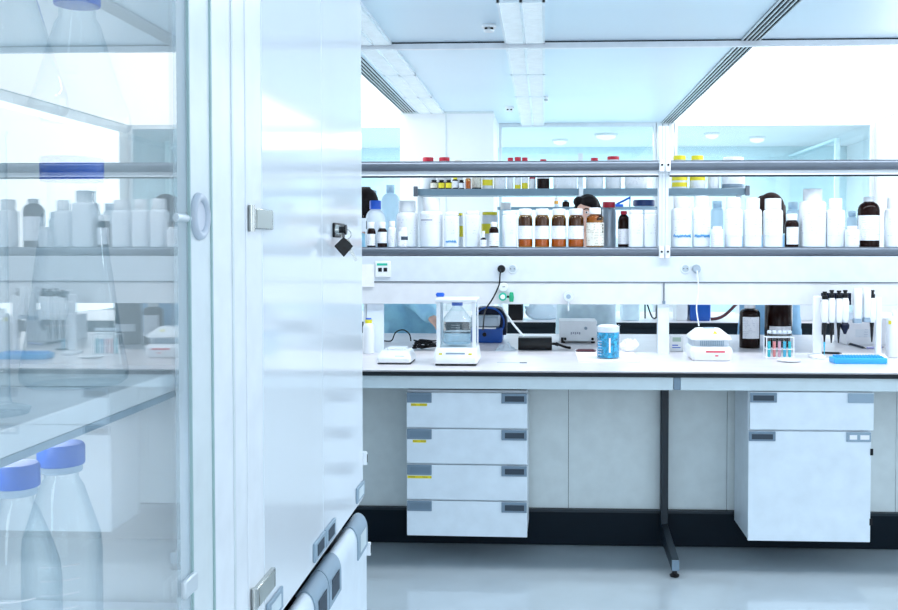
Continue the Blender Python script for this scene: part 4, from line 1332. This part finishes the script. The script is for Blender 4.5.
bottle('reagent_bottle', 'bottle', 'black-topped dark bottle on the far rack beside the tall cabinet', 360, 371, 187, YSH + .14, zf + .0005 - .0, GF, body=BROWN, cap=BLACK, capw=.95, caph=.2, sh=.05)

# wall shelf at the back with a few items
ZW = P(560, 207, 10.86).z
tag(B(P(446, 207, 10.86).x, P(660, 207, 10.86).x, 10.80, YB - .035, ZW - .03, ZW).build('wall_shelf', FARSH), 'slate shelf on the back glazing behind the far rack', 'shelf')
tg = 'bits on the back shelf'
bottle('reagent_bottle', 'bottle', 'dark bottle on the back shelf left of the woman', 562, 569.5, 200, 10.87, ZW, tg, body=BROWN, cap=GRIP, capw=.5, caph=.2, sh=.2)
bottle('reagent_bottle', 'bottle', 'white bottle with amber band on the back shelf', 554, 558.5, 197, 10.87, ZW, tg, body=HDPE, cap=CAPBG, capw=.8, caph=.2, sh=.1, lab=(.3, .6), labm=AMBL)
a = P(614, 207, 10.86)
t = thing('clamp_stand', 'blue plastic rack lying on the back shelf right of the woman', 'rack', (a.x, 10.87, ZW))
mb = MB()
mb.box(0, .10, -.03, .03, 0, .03)
mb.build('base', CAPLB, t, bevel=.004)
MB().cyl((.03, 0, .03), (.17, 0, .10), .012).build('arm', ROYAL, t)
MB().cyl((.17, 0, .0), (.175, 0, .16), .006).build('rod', STEELD, t)

# things on the far bench, seen through the gap
yb4 = 7.55
def far_box(name, cat, label, x0, x1, yt, m, dep=.2, y=yb4, rim=None, bev=.006):
    a, b = P(x0, yt, y), P(x1, yt, y)
    t = thing(name, label, cat, ((a.x + b.x) / 2, y + dep / 2, ZT))
    W, H = (b.x - a.x) / 2, a.z - ZT
    MB().loft([(W * .92, dep * .46, 0, 0, .006), (W, dep * .5, H * .15, 0, .008), (W, dep * .5, H - .012, 0, .008)]).build('body', m, t, bevel=bev)
    MB().loft([(W * 1.02, dep * .51, H - .0115, 0, .008), (W * 1.0, dep * .5, H, 0, .008)]).build('rim', rim or m, t, bevel=.003)
    return t
far_box('container', 'box', 'royal blue open container on the far bench above the heating block', 690, 711, 296, ROYAL)
far_box('equipment_box', 'box', 'black equipment box on the far bench below the gas tap', 508, 523, 296, BLACK)
far_box('equipment_box', 'box', 'pale equipment box on the far bench left of the rack post', 622, 640, 300, COATL)
far_box('equipment_box', 'box', 'white equipment box on the far bench right of the rack post', 676, 688, 292, WPLAST)
far_box('equipment_box', 'box', 'long white equipment box on the far bench behind the pipettes', 797, 840, 300, WPLAST, .25)
mb = MB()
mb.ball((0, 0, .06), (.15, .07, .07), 24, 14)
for v in mb.bm.verts:
    v.co *= 1 + .14 * math.sin(v.co.x * 60 + v.co.z * 70) * math.cos(v.co.y * 70 + v.co.x * 20)
    v.co.z = max(v.co.z, 0)
p = P(544, 320, yb4 + .1)
tag(mb.build('plastic_bag', milky('bag_plastic', (.80, .9, .97), .2), loc=(p.x, yb4 + .1, ZT)), 'crumpled pale plastic bag on the far bench left of the woman', 'bag')
p = P(653, 318, yb4 + .1)
tag(MB().tube([(-.06, 0, .01), (-.055, .02, .14), (-.02, 0, .05), (.0, .03, .015), (.02, -.02, .02), (.04, .02, .10), (.035, 0, .14), (.025, 0, .03), (.05, 0, .01)], .006, 8, 8).build('cable_coil', BLACK, loc=(p.x, yb4 + .1, ZT)), 'black looped cable on the far bench left of the rack post', 'cord')
p = P(712, 318, yb4 + .1)
tag(MB().tube([(-.02, 0, .012), (.04, 0, .02), (.10, .02, .05), (.17, .02, .12), (.20, .04, .14)], .012, 8, 8).build('hose', MAROON, loc=(p.x, yb4 - .04 + .08, ZT)), 'maroon rubber hose rising beside the royal blue container', 'hose')

# ------------------------------------------------------------------ people behind the front bench
def person(label, hx, y, ztop, coat, hairm, rz=0.0, head_turn=0.0, lean=(0, 0), arms=None, hair_len=.10):
    """hx = world x of the head; faces -Y before rotation"""
    s = ztop / 1.765
    root = thing('person', label, 'person', (hx, y, 0), None, rz)
    lx, ly = lean
    V = lambda *a: Vector(a)
    ch = V(lx * .6, ly * .6, 1.27)
    nb = V(lx * .9, ly * .9 + .01, 1.47)
    hc = V(lx, ly - .012, 1.635)
    pel = V(0, 0, .95)
    sh = [V(lx * .85 + sx * .165, ly * .85 + .005, 1.41) for sx in (-1, 1)]
    arms = arms or {}
    arm = []
    for i, sx in enumerate((-1, 1)):
        e, wr = arms.get(sx, (V(lx * .4 + sx * .23, .0, 1.13), V(lx * .3 + sx * .19, -.20, .99)))
        arm.append((sh[i], Vector(e), Vector(wr)))
    # --- body: one continuous skin
    mb = MB()
    mb.ball(hc, (.073, .092, .112), 24, 16)                 # cranium and face
    Hm = Matrix.Rotation(head_turn, 3, 'Z')
    def hp(x, yy, z):
        return hc + Hm @ V(x, yy, z)
    mb.ball(hp(0, -.030, -.062), (.052, .055, .055), 16, 12)   # jaw
    mb.capsule(hp(0, -.088, .012), .009, hp(0, -.104, -.020), .012)   # nose
    mb.ball(hp(0, -.086, -.055), (.022, .010, .008), 12, 8)    # lips mass
    mb.ball(hp(0, -.078, .022), (.050, .014, .010), 14, 8)     # brow
    for sx in (-1, 1):
        mb.ball(hp(sx * .075, .008, -.008), (.010, .018, .030), 12, 8)   # ears
    mb.capsule(hc + V(0, .012, -.09), .052, nb, .058)
    mb.capsule(nb, .06, ch, .105)
    for i in range(2):
        mb.capsule(sh[i], .055, nb + V(0, 0, -.02), .055)
    mb.capsule(ch + V(-.05, 0, 0), .10, pel + V(-.05, 0, .05), .10)
    mb.capsule(ch + V(.05, 0, 0), .10, pel + V(.05, 0, .05), .10)
    for i, sx in enumerate((-1, 1)):
        a, e, wr = arm[i]
        mb.capsule(a, .050, e, .036)
        mb.capsule(e, .038, wr, .025)
        d = (wr - e).normalized()
        pc = wr + d * .05
        sd = d.cross(V(0, 0, 1)).normalized() if abs(d.z) < .95 else V(1, 0, 0)
        mb.capsule(wr, .024, pc, .028)
        mb.capsule(wr + sd * .012, .018, pc + sd * .022, .017)
        mb.capsule(wr - sd * .012, .018, pc - sd * .022, .017)
        for k, ln in enumerate((.066, .075, .070, .056)):
            o = pc + d * .012 + sd * (.030 - .020 * k)
            m1 = o + d * ln * .55 + V(0, 0, -.006)
            m2 = m1 + d * ln * .45 + V(0, 0, -.016)
            mb.capsule(o, .0095, m1, .009)
            mb.capsule(m1, .009, m2, .0078)
        tb = wr + d * .02 - sd * sx * .026
        mb.capsule(tb, .013, tb + d * .03 - sd * sx * .022, .0105)
        mb.capsule(tb + d * .03 - sd * sx * .022, .0105, tb + d * .058 - sd * sx * .026, .009)
        hip, kn, an = V(sx * .09, 0, .92), V(sx * .095, -.012, .50), V(sx * .10, .02, .09)
        mb.capsule(hip, .085, kn, .055)
        mb.capsule(kn, .055, an, .038)
        mb.capsule(an, .038, V(sx * .105, -.13, .035), .030)
    b = mb.build('body', SKIN, root)
    b.scale = (s, s, s)
    md = b.modifiers.new('fuse', 'REMESH')
    md.mode = 'VOXEL'
    md.voxel_size = .006
    md.use_smooth_shade = True
    sm = b.modifiers.new('soften', 'SMOOTH')
    sm.iterations = 3
    # --- face details
    for sx in (-1, 1):
        e = MB().ball(hp(sx * .031, -.080, .003), (.013, .009, .009), 14, 10).build('eye', EYEW, root)
        e.scale = (s, s, s)
        MB().ball(hp(sx * .031, -.0865, .003), (.006, .005, .006), 12, 8).build('iris', EYED, e)
        br = MB().tube([hp(sx * .014, -.092, .022), hp(sx * .032, -.090, .028), hp(sx * .048, -.078, .022)], .0035, 6, 3).build('eyebrow', HAIRD, root)
        br.scale = (s, s, s)
    m = MB().ball(hp(0, -.0945, -.055), (.020, .006, .006), 14, 8).build('mouth', LIPS, root)
    m.scale = (s, s, s)
    # --- hair
    mb = MB()
    mb.ball(hp(0, .022, .022), (.088, .094, .106), 26, 16)
    mb.ball(hp(.030, -.035, .066), (.058, .050, .048), 18, 12)
    mb.ball(hp(-.040, -.030, .075), (.040, .046, .036), 18, 12)
    for sx in (-1, 1):
        mb.capsule(hp(sx * .074, .018, .03), .024, hp(sx * .076, .03, -.02 - hair_len), .022)
    mb.capsule(hp(0, .075, .0), .055, hp(0, .070, -.04 - hair_len), .05)
    h = mb.build('hair', hairm, root)
    h.scale = (s, s, s)
    md = h.modifiers.new('fuse', 'REMESH')
    md.mode = 'VOXEL'; md.voxel_size = .007; md.use_smooth_shade = True
    sm = h.modifiers.new('soften', 'SMOOTH'); sm.iterations = 4
    # --- lab coat
    mb = MB()
    mb.capsule(nb + V(0, .01, -.03), .070, ch, .125)
    for i in range(2):
        mb.capsule(sh[i], .070, nb + V(0, 0, -.045), .068)
    for sx in (-1, 1):
        mb.capsule(ch + V(sx * .065, 0, 0), .115, pel + V(sx * .075, 0, .0), .118)
        mb.capsule(pel + V(sx * .075, 0, 0), .118, V(sx * .09, 0, .58), .13)
    for i in range(2):
        a, e, wr = arm[i]
        mb.capsule(a, .069, e, .058)
        mb.capsule(e, .058, wr - (wr - e).normalized() * .02, .045)
    mb.capsule(ch, .12, V(0, 0, .58), .13)
    c = mb.build('lab_coat', coat, root)
    c.scale = (s, s, s)
    md = c.modifiers.new('fuse', 'REMESH')
    md.mode = 'VOXEL'; md.voxel_size = .011; md.use_smooth_shade = True
    sm = c.modifiers.new('soften', 'SMOOTH'); sm.iterations = 5
    tex = bpy.data.textures.new('folds', 'CLOUDS')
    tex.noise_scale = .10
    dm = c.modifiers.new('folds', 'DISPLACE')
    dm.texture = tex
    dm.strength = .022
    dm.mid_level = .35
    dm.texture_coords = 'LOCAL'
    # --- trousers, shoes
    mb = MB()
    for sx in (-1, 1):
        mb.capsule(V(sx * .09, 0, .90), .098, V(sx * .095, -.012, .50), .070)
        mb.capsule(V(sx * .095, -.012, .50), .070, V(sx * .10, .02, .12), .058)
    tr_ = mb.build('trousers', TROUS, root)
    tr_.scale = (s, s, s)
    for sx in (-1, 1):
        mb = MB()
        mb.loft([(.046, .13, 0, 0, .03), (.048, .135, .02, 0, .03), (.045, .12, .05, .01, .03), (.035, .06, .085, .055, .02)], (sx * .104, -.045, 0))
        q = mb.build('shoe', WPLAST, root, bevel=.006)
        q.scale = (s, s, s)
    return root


YP = 6.78
UP = {-1: ((-.25, -.04, 1.16), (-.10, -.27, 1.27)), 1: ((.25, -.04, 1.16), (.10, -.27, 1.27))}
hw_ = P(586.5, 200, YP)
person('dark-haired woman in a pale blue lab coat looking down behind the amber bottles', hw_.x, YP, P(586, 193.5, YP).z, COATL, HAIRD, 0, R(-22), arms=UP)
h3 = P(770.5, 200, YP)
person('person with brown hair in a steel blue coat hidden behind the white jars', h3.x, YP, P(770, 192, YP).z, COATM, HAIRB, R(180), 0, arms=UP)
h1 = P(364, 200, YP)
xt, xh = P(405, 330, YP).x - h1.x, P(432, 334, YP - .2).x - h1.x
r_ = person('person in a sky blue coat bending beside the tall cabinet, hand reaching past the balance', P(410, 330, YP).x, YP, P(364, 193, YP).z + .04, COATB, HAIRD, 0, R(-115),
            lean=(-.30, -.03), arms={1: ((.02, -.10, 1.06), (.17, -.27, .945)), -1: ((-.36, -.10, 1.14), (-.30, -.30, 1.22))})

# ------------------------------------------------------------------ tall solid cabinet on the left
XC = -0.54
def Yc(px):
    return Q(px, 300, XC).y
yA, yB, yC, yD_ = Yc(246.5), Yc(262.8), Yc(322.3), Yc(362.2)
cab = thing('storage_cabinet', 'tall glossy white two-door cabinet with keys in its lock', 'cabinet', (XC, yA, 0))
L = yD_ - yA
yb_, yc_ = yB - yA, yC - yA
CT = 2.36
B(-.42, -.022, .003, L - .003, .722, CT).build('carcass', WHITE, cab)
B(-.42, -.062, .003, L - .003, .06, .7215).build('lower_carcass', BLACK, cab)  # black puts the shade of the gap under the upper doors into the colour
B(-.40, -.05, .02, L - .02, 0, .0595).build('plinth', DARK, cab)
B(-.0215, 0, .003, yb_ - .003, .06, CT).build('side_post', STILE, cab, bevel=.002)
ZG = .705
def zq(px, py):
    return Q(px, py, XC).z
def cab_plate(parent, ya, yb2, z0, z1, kind, x=0.0):
    if kind == 'grip':
        g = B(x + .0002, x + .007, ya, yb2, z0, z1).build('grip', GRIPL, parent, bevel=.002)
        B(x + .0071, x + .0084, ya + (yb2 - ya) * .2, yb2 - (yb2 - ya) * .2, z0 + (z1 - z0) * .22, z1 - (z1 - z0) * .18).build('grip_recess', GRIPD, parent)
    else:
        B(x + .0002, x + .006, ya, yb2, z0, z1).build('label_holder', GRIPL, parent, bevel=.002)
        B(x + .0061, x + .007, ya + (yb2 - ya) * .18, yb2 - (yb2 - ya) * .18, z0 + (z1 - z0) * .2, z1 - (z1 - z0) * .2).build('card', APRON, parent)
def cab_hinge(parent, y, z, m=CHROME):
    h = B(-.002, .009, y - .075, y + .060, z - .019, z + .019).build('hinge', m, parent, bevel=.002)
    B(.0091, .0100, y - .055, y + .045, z - .017, z + .017).build('hinge_plate', HINGE, parent)
    MB().cyl((.006, y - .078, z - .024), (.006, y - .078, z + .024), .006, seg=10).build('hinge_pin', m, parent)
d1 = B(-.0215, 0, yb_, yc_ - .0015, ZG + .008, CT).build('upper_door', GLOSSW, cab, bevel=.002)
d2 = B(-.0215, 0, yc_ + .0015, L, ZG + .008, CT).build('upper_door', GLOSSW, cab, bevel=.002)
cab_hinge(d1, yb_ - .012, zq(262, 219.5)); cab_hinge(d1, yb_ - .012, zq(262, 588))
for py in (225, 459):
    z = Q(362.5, py, XC).z
    B(-.010, .012, L + .0003, L + .010, z - .020, z + .020).build('hinge', STILE, d2, bevel=.002)
    B(.0121, .0132, L + .002, L + .008, z - .012, z + .012).build('hinge_slot', BLACK, d2)
z0 = .727; z1 = .772
cab_plate(d1, yc_ - .115, yc_ - .004, z0, z1, 'grip'); cab_plate(d2, yc_ + .004, yc_ + .115, z0, z1, 'grip')
cab_plate(d1, yb_ + .004, yb_ + .115, z0, z1, 'card'); cab_plate(d2, L - .115, L - .004, z0, z1, 'card')
# lower fronts with rounded top
def lower(ya, yb2):
    prof = [(-.0215, .065), (0.010, .065)] + [(-.014 + .024 * math.cos(q), .624 + .044 * math.sin(q)) for q in [PI * k / 16 for k in range(17)]] + [(-.038, .30), (-.0215, .28)]
    mb = MB()
    mb.rings([[Vector((a, ya, b)) for a, b in prof], [Vector((a, yb2, b)) for a, b in prof]])
    return mb.build('lower_door', WHITE, cab)
def lower_clip(parent, ya, yb2, kind):
    prof = [(.0104, .575), (.0140, .575)] + [(-.014 + .028 * math.cos(q), .624 + .048 * math.sin(q)) for q in [PI * .75 * k / 12 for k in range(0, 13)]] + \
           [(-.014 + .0244 * math.cos(q), .624 + .0444 * math.sin(q)) for q in [PI * .75 * k / 12 for k in range(12, -1, -1)]]
    mb = MB()
    mb.rings([[Vector((a, ya, b)) for a, b in prof], [Vector((a, yb2, b)) for a, b in prof]])
    mb.build('grip' if kind == 'grip' else 'label_holder', GRIPL, parent)
    B(.0141, .0153, ya + (yb2 - ya) * .2, yb2 - (yb2 - ya) * .2, .588, .638).build('grip_recess' if kind == 'grip' else 'card', GRIPD if kind == 'grip' else APRON, parent)
# carcass recess behind the rounded rail
l1 = lower(yb_ - .10, yc_ - .002)
l2 = lower(yc_ + .002, L)
lower_clip(l1, yc_ - .145, yc_ - .003, 'grip'); lower_clip(l2, yc_ + .003, yc_ + .145, 'grip')
lower_clip(l1, yb_ - .09, yb_ + .03, 'card'); lower_clip(l2, L - .15, L - .002, 'card')
z = Q(364.5, 547, XC).z
B(-.004, .022, L + .0003, L + .010, z - .020, z + .020).build('hinge', STILE, l2, bevel=.002)
B(.0221, .0232, L + .002, L + .008, z - .012, z + .012).build('hinge_slot', BLACK, l2)
# lock
yl = Yc(337.5) - yA
zl = zq(337.5, 230)
B(.0002, .006, yl - .060, yl + .075, zl - .020, zl + .018).build('lock_plate', BLACK, d2, bevel=.003)
MB().lathe([(.013, .0062), (.012, .016)], (0, yl - .045, zl), axis='X', seg=16).build('lock_barrel', CHROME, d2)
# keys hanging in the lock
ky = yA + yl - .045
kt = thing('keys', 'bunch of keys with black diamond tag hanging from the cabinet lock', 'keys', (XC + .0165, ky, zl))
MB().lathe([(.009, .0), (.009, .012), (.013, .013), (.013, .017)], (0, 0, 0), axis='X', seg=14).build('key_bow', BLACK, kt)
MB().torus((.016, 0, -.012), .013, .0014, 'Y', 20, 6).build('key_ring', CHROME, kt)
mb = MB()
mb.prism([(0, .022), (.024, -.002), (.0, -.030), (-.024, -.002)], -.004, .004, 'XZ')
o = mb.build('tag', BLACK, kt, bevel=.002)
o.location = (.012, -.012, -.040)
o.rotation_euler = (0, 0, R(14))
mb = MB()
mb.box(-.004, .004, -.0012, .0012, -.045, 0).box(-.009, .009, -.0012, .0012, -.0, .012)
o = mb.build('spare_key', CHROME, kt)
o.location = (.022, -.006, -.040)
o.rotation_euler = (0, R(-28), 0)

# ------------------------------------------------------------------ glass-fronted cabinet, nearest
yG1, yS0, yS1 = Yc(180), Yc(190.5), Yc(211)
gy0 = .30
gc = thing('glass_cabinet', 'white glass-fronted cabinet of flasks nearest the camera on the left', 'cabinet', (XC, gy0, 0))
o_ = gy0
LE = yA - o_
mb = MB()
mb.box(-.44, -.43, 0, LE - .003, .06, CT).box(-.43, -.03, 0, .018, .06, CT).box(-.43, -.03, yS1 - o_ + .012, LE - .003, .06, CT)
mb.box(-.43, -.03, .018, LE - .02, .06, .08).box(-.43, -.03, .018, LE - .02, CT - .02, CT)
mb.build('carcass', PAINT, gc)
B(-.40, -.05, .02, LE - .02, 0, .0595).build('plinth', DARK, gc)
B(-.0295, 0, yS1 - o_ + .012, LE - .003, .06, CT).build('frame_post', STILE, gc, bevel=.003)
B(.0003, .0025, Yc(232) - o_, Yc(233.2) - o_, .06, CT).build('joint_line', PALE, gc)
dr = B(-.010, -.004, 0, yG1 - o_ + .004, .10, CT - .02).build('glass_door', PANE, gc)
B(-.0098, -.0042, yG1 - o_ + .0045, yS0 - o_, .10, CT - .02).build('edge_film', milky('frosted_film', (.86, .93, .96), .55, (.96, .98, 1.0)), dr)
B(-.014, -.002, yS0 - o_ + .0005, yS1 - o_ + .006, .10, CT - .02).build('door_stile', PALE, dr, bevel=.002)
B(-.003, .001, yS0 - o_ - .002, yS0 - o_ + .002, .10, CT - .02).build('seal_strip', mat('green_seal', (.36, .50, .50), .4), dr)
B(-.003, .001, yS1 - o_ + .0045, yS1 - o_ + .009, .10, CT - .02).build('seal_strip', MATS['green_seal'], dr)
rp_ = Q(199.5, 216.5, XC)
MB().torus((.0, rp_.y - o_, rp_.z), .030, .0075, 'X', 36, 10).build('ring_pull', GRIPL if False else mat('grey_ring', (.50, .56, .64), .35), dr)
MB().lathe([(.026, -.0015), (.026, .0015)], (0, rp_.y - o_, rp_.z), axis='X', seg=28).build('pull_recess', mat('pull_grey', (.62, .66, .74), .4), dr)
MB().cyl((-.006, rp_.y - o_ - .09, rp_.z - .004), (-.006, rp_.y - o_ - .030, rp_.z - .004), .007).build('pull_bar', ALUL, dr)
cz = Q(186, 586.5, XC).z
B(-.001, .008, yG1 - o_ - .006, yS0 - o_ + .002, cz - .014, cz + .014).build('glass_clamp', ALUL, dr, bevel=.003)
# shelves
XF = -.030
zB = Q(90, 405, XC - .03).z
zB = 1.275
B(-.425, XF, .02, yS1 - o_, zB - .030, zB).build('shelf', STILE, gc, bevel=.002)
B(-.425, XF - .002, .02, yS1 - o_, zB - .040, zB - .0305).build('shelf_lip', GRIPL, gc)
zC = 1.625
B(-.425, XF - .01, .02, yS1 - o_, zC - .008, zC).build('glass_shelf', PANE, gc)
zA = .885
B(-.425, XF, .02, yS1 - o_, zA - .025, zA).build('shelf', STILE, gc, bevel=.002)


def erlen(label, px, Y, zb, H, Rb, cr, chh, capm=CAPLB):
    p = P(px, 245, Y)
    t = thing('flask', label, 'flask', (p.x, Y, zb), 'conical flasks in the glass cabinet')
    nr = cr * .80
    MB().lathe([(Rb * .88, 0), (Rb * .98, .006), (Rb, .016), (Rb * .97, .03), (Rb * .86, H * .24), (nr * 1.25, H * .74), (nr, H * .79), (nr, H * .95)], seg=40, cap1=False).build('body', GLASS, t)
    MB().lathe([(cr * .97, H - chh), (cr, H - chh + .002), (cr, H - .003), (cr * .95, H)], seg=56, knurl=.02).build('cap', capm, t)
    mb = MB()
    for k in range(5):
        rr = Rb * .86 + (nr * 1.25 - Rb * .86) * (.06 + .1 * k) / .5
        mb.patch(rr * 1.01, H * (.27 + .05 * k), H * (.275 + .05 * k), R(-12), R(25), th=.0008)
    mb.build('graduation', PAPER, t)
    return t


def gl45(label, px, pycap, Y, zb, Rb, capw_px):
    p = P(px, pycap, Y)
    H = p.z - zb + .014
    t = thing('lab_bottle', label, 'bottle', (p.x, Y, zb), 'blue-capped bottles in the glass cabinet')
    cr = capw_px * Y / 1000 / 2
    nr = cr * .74
    MB().lathe([(Rb * .86, 0), (Rb * .97, .006), (Rb, .018), (Rb, H * .50), (Rb * .96, H * .57), (Rb * .80, H * .66), (nr * 1.3, H * .80), (nr, H * .84), (nr, H * .95)], seg=40, cap1=False).build('body', GLASS, t)
    MB().lathe([(cr * .97, H - .030), (cr, H - .028), (cr, H - .004), (cr * .92, H)], seg=56, knurl=.03).build('cap', CAPLB, t)
    MB().lathe([(nr * 1.2, H - .040), (nr * 1.25, H - .038), (nr * 1.2, H - .031)], seg=30).build('pour_ring', MILK, t)
    mb = MB()
    for k in range(6):
        mb.patch(Rb * 1.003, H * (.14 + .065 * k), H * (.146 + .065 * k), R(-5), R(50), th=.001)
    mb.build('graduation', PAPER, t)
    return t


erlen('big conical flask with wide blue cap on the middle shelf, inside the glass cabinet', 73, 1.37, zB + .0005, P(73, 158, 1.37).z - zB, .072, .041, .034)
erlen('smaller conical flask on the upper glass shelf above the big blue-capped flask', 80, 1.36, zC + .0005, .200, .070, .030, .026)
erlen('conical flask cut by the left edge of the photo, upper glass shelf', 6, 1.17, zC + .0005, .225, .072, .030, .026)
gl45('clear bottle with blue cap on the bottom shelf, farther of two, cap higher', 61, 453, 1.385, zA + .0005, .054, 45)
gl45('clear bottle with blue cap on the bottom shelf, at the left edge of the photo', 17, 474, 1.245, zA + .0005, .052, 43)
p = P(4, 300, 1.12)
t = thing('measuring_cylinder', 'tall glass measuring cylinder at the left edge inside the cabinet', 'cylinder', (p.x - .012, 1.12, zB + .0005))
MB().lathe([(.036, 0), (.038, .006), (.018, .012), (.016, .02), (.016, .32), (.019, .326)], cap1=False, seg=28).build('glass_tube', GLASS, t)
mb = MB()
for k in range(12):
    mb.patch(.0163, .05 + .02 * k, .0512 + .02 * k, R(10), R(60 if k % 3 == 0 else 40), th=.0006)
mb.build('graduation', PAPER, t)

# ------------------------------------------------------------------ colour management
vs = SC.view_settings
vs.view_transform = 'Standard'
vs.look = 'None'
vs.exposure = -0.05
vs.gamma = 1.0
vs.use_curve_mapping = False
cy = SC.cycles
cy.max_bounces = 12
cy.diffuse_bounces = 5
cy.glossy_bounces = 5
cy.transmission_bounces = 8
cy.transparent_max_bounces = 24
cy.caustics_reflective = False
cy.caustics_refractive = False
cy.sample_clamp_indirect = 6
cy.use_denoising = True
